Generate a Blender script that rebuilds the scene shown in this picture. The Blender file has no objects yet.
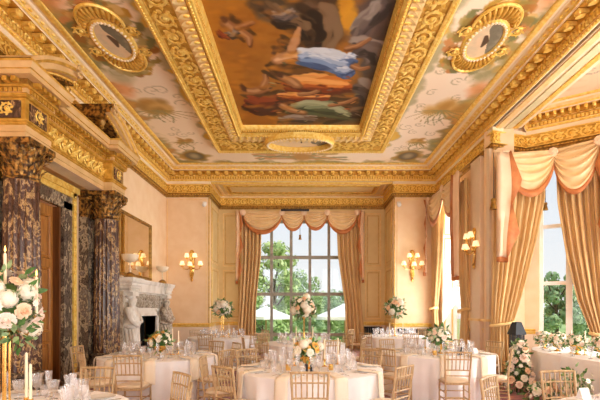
import bpy, math, random
import numpy as np
from mathutils import Vector
random.seed(7); RNG = np.random.default_rng(7)
PI = math.pi
SC = bpy.context.scene
COL = SC.collection

# ------------------------------------------------------------------ helpers
def lin(c):
    c = np.asarray(c, float) / 255.0
    return np.where(c <= 0.04045, c / 12.92, ((c + 0.055) / 1.055) ** 2.4)
def L4(c):
    r = lin(c); return (float(r[0]), float(r[1]), float(r[2]), 1.0)

class MB:
    """collects shapes into one mesh"""
    def __init__(s):
        s.V = []; s.F = []; s.n = 0
    def add(s, V, F, mi=0):
        V = np.asarray(V, float)
        s.V.append(V)
        for A in (F if isinstance(F, list) and len(F) and isinstance(F[0], np.ndarray) and F[0].ndim == 2 else [F]):
            if isinstance(A, np.ndarray) and A.ndim == 2:
                s.F.append((A.astype(np.int64) + s.n, mi))
            else:
                by = {}
                for f in A: by.setdefault(len(f), []).append(f)
                for k, fs in by.items():
                    s.F.append((np.array(fs, np.int64) + s.n, mi))
        s.n += len(V)
        return s
    def tf(s, T, o=(0,0,0), u=(1,0,0), v=(0,1,0), w=(0,0,1), sc=1.0, mi=0):
        """add template T=(V,F) in a frame"""
        V, F = T
        sc = np.asarray(sc, float) * np.ones(3)
        M = np.array([u, v, w], float)
        return s.add((V * sc) @ M + np.asarray(o, float), F, mi)
    def box(s, c, d, mi=0, u=(1,0,0), v=(0,1,0), w=(0,0,1)):
        return s.tf(BOX, c, u, v, w, d, mi)
    def build(s, name, mats, parent=None, smooth=True, angle=40, world=False, loc=None):
        me = bpy.data.meshes.new(name)
        V = np.concatenate(s.V) if s.V else np.zeros((0, 3))
        off = None
        if world and parent is not None: off = np.array(parent.location)
        if loc is not None: off = np.array(loc)
        if off is not None: V = V - off
        me.vertices.add(len(V)); me.vertices.foreach_set('co', V.astype(np.float32).ravel())
        lv = np.concatenate([A.ravel() for A, m in s.F])
        tot = np.concatenate([np.full(len(A), A.shape[1]) for A, m in s.F])
        mi = np.concatenate([np.full(len(A), m) for A, m in s.F])
        st = np.concatenate([[0], np.cumsum(tot)[:-1]])
        me.loops.add(len(lv)); me.loops.foreach_set('vertex_index', lv.astype(np.int32))
        me.polygons.add(len(tot)); me.polygons.foreach_set('loop_start', st.astype(np.int32))
        me.polygons.foreach_set('material_index', mi.astype(np.int32))
        me.update(calc_edges=True); me.validate()
        if smooth:
            me.polygons.foreach_set('use_smooth', np.ones(len(me.polygons), bool))
            me.set_sharp_from_angle(angle=math.radians(angle))
        else:
            me.polygons.foreach_set('use_smooth', np.zeros(len(me.polygons), bool))
        for m in (mats if isinstance(mats, (list, tuple)) else [mats]): me.materials.append(m)
        o = bpy.data.objects.new(name, me); COL.objects.link(o)
        if parent is not None: o.parent = parent
        if loc is not None: o.location = loc
        return o

def tag(o, label=None, cat=None, group=None, kind=None):
    if label: o['label'] = label
    if cat: o['category'] = cat
    if group: o['group'] = group
    if kind: o['kind'] = kind
    return o
def thing(name, label, cat, loc=(0,0,0), rz=0.0, group=None):
    o = bpy.data.objects.new(name, None); COL.objects.link(o)
    o.empty_display_size = 0.1
    o.location = loc; o.rotation_euler = (0, 0, rz)
    return tag(o, label, cat, group)
def struct(o):
    o['kind'] = 'structure'; return o
KIDS = {}
def dup(root, loc, rz=0.0, label=None, group=None, sc=None):
    if root.name not in KIDS:
        ch = {}
        for o in bpy.data.objects:
            if o.parent: ch.setdefault(o.parent.name, []).append(o)
        def coll(o):
            return [(k, coll(k)) for k in ch.get(o.name, [])]
        KIDS[root.name] = coll(root)
    r = root.copy(); COL.objects.link(r)
    r.location = loc; r.rotation_euler = (0, 0, rz)
    if sc: r.scale = (sc, sc, sc)
    if label: r['label'] = label
    if group: r['group'] = group
    def rec(lst, par):
        for k, sub in lst:
            c = k.copy(); COL.objects.link(c); c.parent = par
            rec(sub, c)
    rec(KIDS[root.name], r)
    return r

# ------------------------------------------------------------------ templates
def q(a): return np.array(a, np.int64)
BOX = (np.array([[x, y, z] for z in (-.5, .5) for y in (-.5, .5) for x in (-.5, .5)]),
       q([[0,2,3,1],[4,5,7,6],[0,1,5,4],[2,6,7,3],[0,4,6,2],[1,3,7,5]]))
def grid_faces(nu, nv, cu=False, cv=False):
    """nu x nv points, index i*nv+j"""
    iu = np.arange(nu if cu else nu - 1); jv = np.arange(nv if cv else nv - 1)
    I, J = np.meshgrid(iu, jv, indexing='ij'); I2 = (I + 1) % nu; J2 = (J + 1) % nv
    return np.stack([I*nv+J, I2*nv+J, I2*nv+J2, I*nv+J2], -1).reshape(-1, 4)
def lathe(prof, n=24, cap=True):
    P = np.array(prof, float); a = np.arange(n) * 2 * PI / n
    V = np.stack([np.outer(np.cos(a), P[:,0]), np.outer(np.sin(a), P[:,0]), np.tile(P[:,1], (n,1))], -1).reshape(-1, 3)
    F = [grid_faces(n, len(P), cu=True)]
    m = len(P)
    if cap:
        if P[0,0] > 1e-5: F.append(q([[i*m for i in range(n)][::-1]]))
        if P[-1,0] > 1e-5: F.append(q([[i*m + m - 1 for i in range(n)]]))
    return V, F
def tube(pts, rad, n=8, closed=False, flat=1.0):
    P = np.array(pts, float); k = len(P)
    R = np.ones(k) * rad if np.isscalar(rad) else np.array(rad, float)
    T = (np.roll(P, -1, 0) - np.roll(P, 1, 0)) if closed else np.gradient(P, axis=0)
    T /= np.linalg.norm(T, axis=1)[:, None] + 1e-12
    up = np.array([0, 0, 1.0])
    if abs(T[:, 2]).mean() > .8: up = np.array([0, 1.0, 0])
    A = np.cross(T, up); A /= np.linalg.norm(A, axis=1)[:, None] + 1e-12
    B = np.cross(A, T)
    a = np.arange(n) * 2 * PI / n
    V = P[:, None] + R[:, None, None] * (np.cos(a)[None, :, None] * A[:, None] + flat * np.sin(a)[None, :, None] * B[:, None])
    F = [grid_faces(k, n, cu=closed, cv=True)]
    if not closed:
        F.append(q([list(range(n))])); F.append(q([[(k-1)*n + i for i in range(n)][::-1]]))
    return V.reshape(-1, 3), F
def sphere(nu=10, nv=6, r=1.0):
    prof = [(r*math.sin(PI*t/nv), -r*math.cos(PI*t/nv)) for t in range(nv+1)]
    prof[0] = (0.001*r, -r); prof[-1] = (0.001*r, r)
    return lathe(prof, nu, cap=False)
SPH = sphere(10, 6); SPHL = sphere(6, 4); SPHH = sphere(20, 12)
def bar(mb, a, b, r, n=8, r2=None, mi=0):
    a = np.array(a, float); b = np.array(b, float)
    V, F = tube([a, b], [r, r if r2 is None else r2], n); mb.add(V, F, mi)
def curved_leaf(l=1.0, w=.35, curl=.35, t=.06, nu=6, nv=5):
    """a thick curling leaf: grows along +y, curls out along +z"""
    u = np.linspace(0, 1, nu); v = np.linspace(-1, 1, nv)
    U, Vv = np.meshgrid(u, v, indexing='ij')
    wid = w * np.sin(PI * np.clip(U*.86 + .14, 0, 1)) ** .7
    X = Vv * wid * .5
    Y = l * U - l * .25 * curl * U**3
    Z = curl * l * U**2.4 - .12 * w * Vv**2
    top = np.stack([X, Y, Z + t/2], -1).reshape(-1, 3); bot = np.stack([X, Y, Z - t/2], -1).reshape(-1, 3)
    g = grid_faces(nu, nv); N = nu*nv
    ring = [i*nv for i in range(nu)] + [(nu-1)*nv + j for j in range(1, nv)] + [i*nv + nv - 1 for i in range(nu-2, -1, -1)] + [j for j in range(nv-2, 0, -1)]
    side = [(a, b, b+N, a+N) for a, b in zip(ring, ring[1:] + ring[:1])]
    return np.concatenate([top, bot]), [g, g[:, ::-1] + N, q(side)[:, ::-1]]
LEAF3 = curved_leaf()
def scroll_unit():
    """a leafy scroll about 1 x 1, relief along +z"""
    m = MB()
    t = np.linspace(0, 1, 22); a = 2*PI*1.55*t + .6; r = .40*(1 - t)**.8 + .03
    P = np.stack([r*np.cos(a), r*np.sin(a), .05 + .06*t], -1)
    V, F = tube(P, .075*(1-.5*t), 5); m.add(V, F)
    m.tf(SPHL, (0, 0, .10), sc=(.12, .12, .1))
    for k in range(7):
        ang = k*2*PI/7 + .3
        d = np.array([math.cos(ang), math.sin(ang), 0])
        m.tf(LEAF3, d*.26 + np.array([0,0,.02]), (-d[1], d[0], 0), tuple(d), (0,0,1), (.5, .30, .42))
    for k in range(3):
        d = np.array([math.cos(2.3 + k*.5), math.sin(2.3 + k*.5), 0])
        m.tf(LEAF3, d*.05 + np.array([.30, -.22, .04]), (-d[1], d[0], 0), tuple(d), (0,0,1), (.5, .36, .5))
    return np.concatenate(m.V), [A for A, _ in m.F]
SCROLL = scroll_unit()

def frames(path, closed=False):
    """segments of a plan path: (start, end, along, inward normal to the right)"""
    P = [np.array(p, float) for p in path]
    n = len(P); out = []
    for i in range(n if closed else n - 1):
        a, b = P[i], P[(i+1) % n]
        d = (b - a); ln = np.linalg.norm(d); d = d / ln
        out.append((a, b, d, np.array([d[1], -d[0]]), ln))
    return out
def miters(path, closed=False):
    fr = frames(path, closed); n = len(path); M = []
    for i in range(n):
        if closed: n1, n2 = fr[i-1][3], fr[i][3]
        else:
            n1 = fr[max(i-1, 0)][3]; n2 = fr[min(i, len(fr)-1)][3]
        M.append((n1 + n2) / (1 + n1 @ n2))
    return M
def sweep(mb, path, prof, closed=False, mis=None):
    P = [np.array(p, float) for p in path]; M = miters(path, closed)
    n, k = len(P), len(prof)
    V = np.array([[*(P[i] + M[i]*d), z] for i in range(n) for d, z in prof])
    g = grid_faces(n, k, cu=closed)
    if mis is None: mb.add(V, g)
    else:
        g = g.reshape(-1, k-1, 4)
        base = mb.n
        mb.V.append(V); mb.n += len(V)
        for j in range(k-1): mb.F.append((g[:, j] + base, mis[j]))
def along(path, closed, d, z, step, fn, margin=0.0):
    M = miters(path, closed); fr = frames(path, closed)
    for i, (a, b, t, nn, ln) in enumerate(fr):
        A = a + M[i]*d; B = b + M[(i+1) % len(path)]*d
        L = np.linalg.norm(B - A) - 2*margin
        if L < step*.6: continue
        c = max(1, int(round(L/step))); st = L/c
        for k in range(c):
            p = A + t*(margin + st*(k+.5))
            fn(np.array([p[0], p[1], z]), np.array([t[0], t[1], 0]), np.array([nn[0], nn[1], 0]), k, st)
UP = np.array([0, 0, 1.0])

# ------------------------------------------------------------------ materials
def new_mat(name):
    m = bpy.data.materials.new(name); m.use_nodes = True
    nt = m.node_tree; b = nt.nodes['Principled BSDF']
    return m, nt, b
def N(nt, typ, **kw):
    n = nt.nodes.new(typ)
    for k, v in kw.items():
        if k in n.inputs: n.inputs[k].default_value = v
        else: setattr(n, k, v)
    return n
def pmat(name, c1, c2=None, rough=.5, metal=0.0, scale=8.0, bump=0.0, bscale=None, detail=4.0, sheen=0.0, spec=None, stretch=None, lo=.35, hi=.65, sss=0.0):
    m, nt, b = new_mat(name)
    b.inputs['Roughness'].default_value = rough; b.inputs['Metallic'].default_value = metal
    if spec is not None: b.inputs['Specular IOR Level'].default_value = spec
    if sheen: b.inputs['Sheen Weight'].default_value = sheen
    tc = N(nt, 'ShaderNodeTexCoord'); src = tc.outputs['Object']
    if stretch:
        mp = N(nt, 'ShaderNodeMapping'); mp.inputs['Scale'].default_value = stretch
        nt.links.new(src, mp.inputs[0]); src = mp.outputs[0]
    no = N(nt, 'ShaderNodeTexNoise', Scale=scale, Detail=detail); nt.links.new(src, no.inputs['Vector'])
    cr = N(nt, 'ShaderNodeValToRGB'); e = cr.color_ramp.elements
    e[0].position = lo; e[1].position = hi
    e[0].color = L4(c1); e[1].color = L4(c2 if c2 is not None else c1)
    nt.links.new(no.outputs['Fac'], cr.inputs[0]); nt.links.new(cr.outputs[0], b.inputs['Base Color'])
    if bump:
        n2 = N(nt, 'ShaderNodeTexNoise', Scale=bscale or scale*4, Detail=3.0); nt.links.new(src, n2.inputs['Vector'])
        bp = N(nt, 'ShaderNodeBump', Strength=bump, Distance=.02); nt.links.new(n2.outputs['Fac'], bp.inputs['Height'])
        nt.links.new(bp.outputs[0], b.inputs['Normal'])
    return m
def marble(name, cols, scale, rough=.18, dist=1.2, stretch=(1,1,.6), vein=.5):
    m, nt, b = new_mat(name); b.inputs['Roughness'].default_value = rough; b.inputs['Specular IOR Level'].default_value = .35
    tc = N(nt, 'ShaderNodeTexCoord'); mp = N(nt, 'ShaderNodeMapping'); mp.inputs['Scale'].default_value = stretch; mp.inputs['Rotation'].default_value = (.5,.4,0)
    nt.links.new(tc.outputs['Object'], mp.inputs[0])
    n1 = N(nt, 'ShaderNodeTexNoise', Scale=scale*.55, Detail=9.0, Distortion=dist, Roughness=.62); nt.links.new(mp.outputs[0], n1.inputs['Vector'])
    n2 = N(nt, 'ShaderNodeTexNoise', Scale=scale*2.6, Detail=5.0, Distortion=.6); nt.links.new(mp.outputs[0], n2.inputs['Vector'])
    ad = N(nt, 'ShaderNodeMath', operation='MULTIPLY_ADD'); ad.inputs[1].default_value = .42
    nt.links.new(n2.outputs['Fac'], ad.inputs[0]); nt.links.new(n1.outputs['Fac'], ad.inputs[2])
    sb = N(nt, 'ShaderNodeMath', operation='SUBTRACT'); sb.inputs[1].default_value = .21; nt.links.new(ad.outputs[0], sb.inputs[0])
    cr = N(nt, 'ShaderNodeValToRGB'); el = cr.color_ramp.elements
    while len(el) < len(cols): el.new(.5)
    for e, (p, c) in zip(el, cols): e.position = p; e.color = L4(c)
    nt.links.new(sb.outputs[0], cr.inputs[0]); nt.links.new(cr.outputs[0], b.inputs['Base Color'])
    return m
def paint_mat(name, rough=.6):
    m, nt, b = new_mat(name); b.inputs['Roughness'].default_value = rough
    b.inputs['Specular IOR Level'].default_value = .25
    a = N(nt, 'ShaderNodeAttribute', attribute_name='paint'); nt.links.new(a.outputs['Color'], b.inputs['Base Color'])
    return m
def glass_mat(name, tint=(1,1,1), f0=.06, f1=.75, rough=.02, frost=0.0):
    m, nt, b = new_mat(name); nt.nodes.remove(b)
    out = nt.nodes['Material Output']
    tr = N(nt, 'ShaderNodeBsdfTransparent'); tr.inputs[0].default_value = (*tint, 1)
    gl = N(nt, 'ShaderNodeBsdfGlossy'); gl.inputs['Roughness'].default_value = rough
    lw = N(nt, 'ShaderNodeLayerWeight', Blend=.35)
    mr = N(nt, 'ShaderNodeMapRange'); mr.inputs[3].default_value = f0; mr.inputs[4].default_value = f1
    nt.links.new(lw.outputs['Facing'], mr.inputs[0])
    mx = N(nt, 'ShaderNodeMixShader'); nt.links.new(mr.outputs[0], mx.inputs[0])
    src = tr.outputs[0]
    if frost:                                          # the cut pattern scatters a little
        df = N(nt, 'ShaderNodeBsdfTranslucent'); df.inputs[0].default_value = (.94,.93,.98,1); d2 = N(nt, 'ShaderNodeBsdfDiffuse'); d2.inputs[0].default_value = (.95,.93,.95,1)
        m1 = N(nt, 'ShaderNodeMixShader'); m1.inputs[0].default_value = .5; nt.links.new(df.outputs[0], m1.inputs[1]); nt.links.new(d2.outputs[0], m1.inputs[2])
        m2 = N(nt, 'ShaderNodeMixShader'); m2.inputs[0].default_value = frost; nt.links.new(src, m2.inputs[1]); nt.links.new(m1.outputs[0], m2.inputs[2]); src = m2.outputs[0]
    nt.links.new(src, mx.inputs[1]); nt.links.new(gl.outputs[0], mx.inputs[2]); nt.links.new(mx.outputs[0], out.inputs[0])
    return m
def emit_mat(name, c, base, s):
    m, nt, b = new_mat(name); b.inputs['Base Color'].default_value = L4(base)
    b.inputs['Emission Color'].default_value = L4(c); b.inputs['Emission Strength'].default_value = s
    return m

M = {}
M['gilt']   = pmat('gilt', (238,192,80), (252,222,128), rough=.38, metal=.38, scale=14, bump=.25, bscale=60)
M['gold']   = pmat('gold_deep', (190,140,46), (222,174,78), rough=.42, metal=.38, scale=10, bump=.25, bscale=50)
M['oldgold']= pmat('gold_brown', (136,98,42), (184,140,64), rough=.42, metal=.5, scale=12, bump=.2, bscale=50)
M['bronze']= pmat('gold_dark', (70,46,24), (184,134,62), rough=.42, metal=.55, scale=16, bump=.3, bscale=50, lo=.42, hi=.6)
M['cream']  = pmat('cream_paint', (240,218,180), (246,228,196), rough=.5, scale=3)
M['pale']   = pmat('pale_gilt_paint', (240,202,128), (248,220,160), rough=.42, metal=.25, scale=7)
M['wall']   = pmat('peach_damask', (238,204,160), (244,214,176), rough=.7, scale=3.2, detail=6, bump=.04, bscale=30)
M['entab'] = pmat('doorcase_paint', (206,166,110), (222,184,128), rough=.45, scale=4)
M['panelwall'] = pmat('yellow_cream_paint', (226,198,138), (234,208,150), rough=.55, scale=2.5)
M['dado']   = pmat('dado_paint', (232,208,180), (238,216,190), rough=.5, scale=3)
M['white']  = pmat('white_paint', (244,238,228), (250,246,240), rough=.4, scale=3)
M['stone']  = pmat('window_stone', (146,140,126), (166,158,144), rough=.6, scale=6, bump=.1)
M['breccia']= marble('breccia_marble', [(.30,(52,34,26)),(.40,(96,66,50)),(.45,(62,40,30)),(.51,(112,80,60)),(.55,(204,166,110)),(.567,(104,74,58)),(.63,(70,46,38)),(.72,(150,124,100))], 6.0, dist=1.1, stretch=(1,1,.45))
M['breccia2']= marble('grey_breccia', [(.32,(48,40,36)),(.42,(112,96,82)),(.48,(66,54,48)),(.54,(186,166,134)),(.6,(100,84,76)),(.7,(150,138,122))], 7.0, dist=1.1, stretch=(1,1,.5))
M['wmarble']= marble('white_marble', [(.3,(206,196,182)),(.5,(240,234,224)),(.75,(248,244,238))], 2.0, rough=.3)
M['vmarble']= marble('veined_marble', [(.32,(90,74,60)),(.48,(214,202,184)),(.58,(150,132,112)),(.7,(226,216,200))], 6.0, rough=.25)
M['wood']   = pmat('door_wood', (146,92,36), (186,126,58), rough=.35, scale=5, stretch=(6,6,.5))
M['woodd']  = pmat('door_wood_dark', (92,54,24), (122,74,34), rough=.35, scale=5, stretch=(6,6,.5))
M['chair']  = pmat('limed_wood', (176,144,102), (204,174,130), rough=.42, scale=9, stretch=(5,5,.8))
M['cushion']= pmat('cushion_ivory', (226,204,172), (234,214,184), rough=.8, scale=8, sheen=.2)
M['cloth']  = pmat('table_linen', (243,238,236), (248,244,243), rough=.85, scale=4, sheen=.15, bump=.03, bscale=200)
M['napkin'] = pmat('napkin_linen', (238,222,196), (244,230,208), rough=.85, scale=8, sheen=.2)
M['napkinw']= pmat('napkin_white', (246,240,236), (250,246,242), rough=.85, scale=8, sheen=.2)
M['china']  = pmat('white_china', (246,242,236), rough=.12)
M['silver'] = pmat('silver', (220,214,206), rough=.18, metal=1.0)
M['brass']  = pmat('polished_gold', (232,184,96), (244,204,126), rough=.22, metal=.9)
M['wax']    = pmat('candle_wax', (246,226,190), (250,234,206), rough=.5)
M['black']  = pmat('black_iron', (26,28,32), (38,40,46), rough=.45)
M['dark']   = pmat('dark_hearth', (14,13,12), (26,22,20), rough=.8)
M['silk']   = pmat('gold_silk', (208,168,108), (228,192,134), rough=.5, scale=3, sheen=.25, stretch=(8,8,.25), spec=.35)
M['swag']   = pmat('swag_silk', (230,194,138), (240,208,158), rough=.48, scale=3, sheen=.25, spec=.35)
M['rust']   = pmat('rust_lining', (180,102,46), (202,124,64), rough=.6, scale=6, sheen=.2)
M['pinkjab']= pmat('blush_silk', (236,200,164), (242,210,178), rough=.55, scale=3, sheen=.2)
M['leaf']   = pmat('leaf_green', (52,92,38), (98,138,68), rough=.5, scale=20)
M['sagepaint'] = pmat('sage_paint', (206,196,150), (222,208,164), rough=.6, scale=6)
M['leafs']  = pmat('sage_leaf', (112,138,88), (158,178,124), rough=.55, scale=20)
M['petalw'] = pmat('cream_petal', (246,236,214), (252,246,232), rough=.6, scale=12)
M['petalp'] = pmat('peach_petal', (244,200,160), (250,220,188), rough=.6, scale=12)
M['petalb'] = pmat('blush_petal', (246,220,200), (252,234,222), rough=.6, scale=12)
M['petaly'] = pmat('amber_petal', (234,178,80), (242,200,110), rough=.6, scale=12)
M['glass']  = glass_mat('crystal', (.99,.985,.99), .10, .8, .06, .22)
M['pane']   = glass_mat('window_pane', (.97,.985,.98), .015, .35, .0)
M['mirror'] = pmat('mirror_glass', (226,214,190), rough=.03, metal=1.0)
M['shade']  = emit_mat('lamp_shade', (255,226,176), (250,236,210), .6)
M['flame']  = emit_mat('flame', (255,196,90), (255,220,140), 4.0)
M['alab']   = pmat('alabaster', (236,214,180), (246,230,204), rough=.35, scale=5)
M['bark']   = pmat('bark', (70,56,42), (104,86,66), rough=.9, scale=10)
M['tree1']  = pmat('tree_leaf', (114,146,84), (174,196,128), rough=.6, scale=1.2)
M['tree2']  = pmat('tree_leaf_light', (136,168,92), (194,208,142), rough=.6, scale=1.2)
M['tree3']  = pmat('tree_leaf_dark', (116,150,98), (166,190,132), rough=.6, scale=1.2)
M['lawn']   = pmat('lawn', (136,162,94), (168,188,120), rough=.9, scale=.6)
M['canvas'] = pmat('parasol_canvas', (240,238,234), rough=.8)
M['plast']  = pmat('white_plastic', (240,238,234), rough=.4)
def carpet():
    m, nt, b = new_mat('red_carpet'); b.inputs['Roughness'].default_value = .95; b.inputs['Sheen Weight'].default_value = .3
    tc = N(nt, 'ShaderNodeTexCoord')
    v = N(nt, 'ShaderNodeTexVoronoi', Scale=2.6); nt.links.new(tc.outputs['Object'], v.inputs['Vector'])
    no = N(nt, 'ShaderNodeTexNoise', Scale=7.0, Detail=5.0); nt.links.new(tc.outputs['Object'], no.inputs['Vector'])
    a = N(nt, 'ShaderNodeMath', operation='MULTIPLY_ADD'); a.inputs[1].default_value = .5
    nt.links.new(v.outputs['Distance'], a.inputs[0]); nt.links.new(no.outputs['Fac'], a.inputs[2])
    cr = N(nt, 'ShaderNodeValToRGB'); el = cr.color_ramp.elements
    el[0].position = .45; el[0].color = L4((92,22,20)); el[1].position = .95; el[1].color = L4((170,96,70))
    e = el.new(.68); e.color = L4((128,34,30)); e = el.new(.76); e.color = L4((150,52,42))
    nt.links.new(a.outputs[0], cr.inputs[0]); nt.links.new(cr.outputs[0], b.inputs['Base Color'])
    return m
M['carpet'] = carpet()
SKY_S, SUN_S, REAR_W, BAY_W, W2_W, RC_W, SD_W = 0.78, 3.0, 100, 170, 280, 430, 190
# ------------------------------------------------------------------ camera
EYE = 1.55; FPX = 430.0; CX = 304.0; HY = 309.0
def px(x, y, Y): return np.array([(x - CX)*Y/FPX, Y, EYE - (y - HY)*Y/FPX])
cam = bpy.data.cameras.new('camera'); co = bpy.data.objects.new('camera', cam); COL.objects.link(co)
co.location = (0, 0, EYE); co.rotation_euler = (PI/2, 0, 0)
cam.sensor_width = 36; cam.lens = 36*FPX/600; cam.shift_x = -(CX-300)/600; cam.shift_y = (HY-200)/600
cam.clip_start = .05; cam.clip_end = 400
SC.camera = co
SC.view_settings.view_transform = 'Standard'; SC.view_settings.look = 'None'
SC.view_settings.gamma = 1.0; SC.view_settings.exposure = 0.5; SC.view_settings.use_curve_mapping = False
SC.cycles.transparent_max_bounces = 32
SC.cycles.max_bounces = 12; SC.cycles.diffuse_bounces = 6

XL, XR, YB, YN, ZC = -4.76, 4.59, 14.83, -2.6, 6.38
RX0, RX1, RY = -3.28, 3.12, 16.63            # the recess at the far end
ZB = 5.93                                     # underside of the beams
BAY = [(4.59,10.4),(5.5,10.72),(6.9,9.75),(7.75,8.3),(7.75,6.1),(6.9,4.65),(5.5,3.68),(4.59,4.0)]

# ------------------------------------------------------------------ walls
def wall(mb, a, b, z0, z1, thick, holes=(), mi=0):
    """wall from a to b (plan), room side on the right of a->b, holes (u0,u1,z0,z1) in metres along"""
    a = np.array(a, float); b = np.array(b, float); d = b - a; L = np.linalg.norm(d); d /= L
    nrm = np.array([d[1], -d[0]])
    us = sorted({0, L, *[h[0] for h in holes], *[h[1] for h in holes]})
    zs = sorted({z0, z1, *[h[2] for h in holes], *[h[3] for h in holes]})
    for i in range(len(us)-1):
        for j in range(len(zs)-1):
            uc, zc = (us[i]+us[i+1])/2, (zs[j]+zs[j+1])/2
            if any(h[0] < uc < h[1] and h[2] < zc < h[3] for h in holes): continue
            c = a + d*uc - nrm*thick/2
            mb.box((c[0], c[1], zc), (us[i+1]-us[i], thick, zs[j+1]-zs[j]), mi, (*d,0), (*nrm,0), (0,0,1))
def mkwall(name, segs, mat):
    mb = MB()
    for s in segs: wall(mb, *s)
    return struct(mb.build(name, mat, smooth=False))
DY0, DY1, DZ = 7.22, 8.36, 3.52              # door opening
mkwall('wall_left', [((XL,YN),(XL,YB),0,ZC,.3,[(DY0-YN,DY1-YN,0,DZ),(11.25-YN,12.75-YN,0,1.36)])], M['wall'])
mkwall('wall_back', [((XL,YB),(RX0,YB),0,ZC,.3),((RX1,YB),(XR,YB),0,ZC,.3)], M['wall'])
mkwall('wall_recess', [((RX0-.001,YB+.3),(RX0-.001,RY),0,ZC,.3),((RX0-.3,RY),(RX1+.3,RY),0,ZC,.4,[(-2.05-RX0+.3,1.75-RX0+.3,.12,5.0)]),((RX1+.001,RY),(RX1+.001,YB+.3),0,ZC,.3)], M['panelwall'])
mkwall('wall_right', [((XR,YB+.3),(XR,10.42),0,ZC,.5,[(YB+.3-14.3,YB+.3-12.05,.3,5.05)]),((XR,4.0),(XR,YN),0,ZC,.5,[(1.2,3.4,.6,5.0),(4.2,6.2,.6,5.0)])], M['wall'])
# the bay: facets with windows
def seglen(i): return float(np.linalg.norm(np.array(BAY[i+1]) - np.array(BAY[i])))
BH = {1:(.32,1.66,.55,5.0), 2:(.22,seglen(2)-.22,.55,5.0), 3:(.25,seglen(3)-.25,.55,5.0), 4:(.22,seglen(4)-.22,.55,5.0), 5:(.3,seglen(5)-.3,.55,5.0)}
mkwall('wall_bay', [(BAY[i],BAY[i+1],0,ZC,.32,[BH[i]] if i in BH else []) for i in range(7)], M['wall'])
RW = [(-3.4,-1.6),(-.9,.9),(1.5,3.3)]  # unseen rear openings, put in to let light into the room
mkwall('wall_rear', [((XR,YN),(XL,YN),0,ZC,.3,[(XR-b,XR-a,.6,5.0) for a,b in RW])], M['wall'])
mb = MB(); mb.box((1.5,6.9,-.1),(14,20.8,.2)); struct(mb.build('floor', M['carpet'], smooth=False))
# beams over the recess and the bay, with their flat ceilings
mb = MB(); mb.box(((RX0+RX1)/2,(YB+RY)/2,(ZB+ZC)/2),(RX1-RX0,RY-YB,ZC-ZB))
struct(mb.build('ceiling_recess', M['panelwall'], smooth=False))
mb = MB(); mb.box((4.92,7.2,(ZB+ZC)/2),(.66,6.4,ZC-ZB),0)
for x, w, m in ((4.68,.12,1),(4.92,.16,2),(5.1,.1,3)):
    mb.box((x,7.2,ZB-.012),(w,6.38,.03),m)
BW = struct(mb.build('ceiling_beam', [M['cream'],M['pale'],M['sagepaint'],M['gilt']], smooth=False))

# ------------------------------------------------------------------ cornices
G, CR, DG, PL = 0, 1, 2, 3
MATS = [M['gilt'], M['cream'], M['gold'], M['pale'], M['oldgold']]
ROOM = [(XL,YN),(XL,YB),(XR,YB),(XR,YN)]
def modillion(mb, o, t, n, w):
    # bracket: block, scroll and a hanging leaf
    mb.box(o + n*.085 + UP*(-.045), (w, .17, .06), G, t, n, UP)
    mb.tf(sphere(8,5), o + n*.135 - UP*.06, t, n, UP, (w*.62,.055,.05), G)
    mb.tf(LEAF3, o + n*.04 - UP*.105, t, n, -UP, (w*3.3,.16,.10), G)
    mb.box(o + n*.01 - UP*.09, (w*.8,.03,.1), DG, t, n, UP)
def cornice(mb, path, closed, z=0.0, sc=1.0, small=False):
    pr = [(.64,6.379),(.62,6.35),(.58,6.335),(.54,6.345),(.52,6.365),(.48,6.362),(.47,6.345),(.45,6.335),(.42,6.32),(.385,6.285),(.375,6.275),(.375,6.245),(.345,6.24),(.345,6.225),(.17,6.225),(.17,6.115),(.15,6.105),(.15,6.09),(.125,6.08),(.125,5.995),(.105,5.985),(.10,5.965),(.105,5.945),(.08,5.935),(.065,5.93)]
    ms = [G,G,G,G,CR,CR,CR,PL,PL,G,G,CR,CR,DG,DG,PL,DG,G,DG,PL,G,G,G,CR]
    sweep(mb, path, [(d*sc, zz+z) for d, zz in pr], closed, ms)
    along(path, closed, .17*sc, 6.225+z, .155 if small else .30, lambda o,t,n,k,s: modillion(mb,o,t,n,.07 if small else .115))
    along(path, closed, .125*sc, 6.038+z, .085, lambda o,t,n,k,s: mb.box(o+n*.018,(.05,.036,.07),G,t,n,UP))
    if not small:
        along(path, closed, .345, 6.215, .30, lambda o,t,n,k,s: mb.tf(SPHL,o-n*.09+t*.15,t,n,UP,(.045,.045,.022),G))
        along(path, closed, .16, 6.10, .10, lambda o,t,n,k,s: mb.tf(SPHL,o,t,n,UP,(.038,.02,.026),G))
        along(path, closed, .105, 5.966, .07, lambda o,t,n,k,s: mb.tf(SPHL,o,t,n,UP,(.026,.022,.022),G))
        along(path, closed, .41, 6.30, .16, lambda o,t,n,k,s: mb.tf(SPHL,o,t,n,UP,(.05,.03,.018),G))
mb = MB(); cornice(mb, ROOM, True); struct(mb.build('trim_1', MATS, angle=35))
# the carved frieze that follows every wall, in and out of the recess and the bay
LOW = [(XL,YN),(XL,YB),(RX0,YB),(RX0,RY),(RX1,RY),(RX1,YB),(XR,YB),*BAY,(XR,YN)]
mb = MB()
pr = [(.0,5.935),(.065,5.93),(.06,5.845),(.085,5.835),(.085,5.815),(.035,5.805),(.03,5.575),(.055,5.565),(.095,5.545),(.10,5.525),(.06,5.505),(.055,5.465),(.02,5.455),(.0,5.40)]
ms = [CR,CR,G,G,G,DG,G,G,G,4,4,4,4]
sweep(mb, LOW, pr, True, ms)
def frz(mb, h=.235):
    def fn(o, t, n, k, s):
        f = 1 if k % 2 else -1
        mb.tf(SCROLL, o, t, UP*f, n, (s*1.05, h*1.08, .11), G)
    return fn
along(LOW, True, .03, 5.69, .26, frz(mb))
along(LOW, True, .06, 5.485, .09, lambda o,t,n,k,s: mb.tf(SPHL,o,t,n,UP,(.03,.012,.018),DG))
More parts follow.
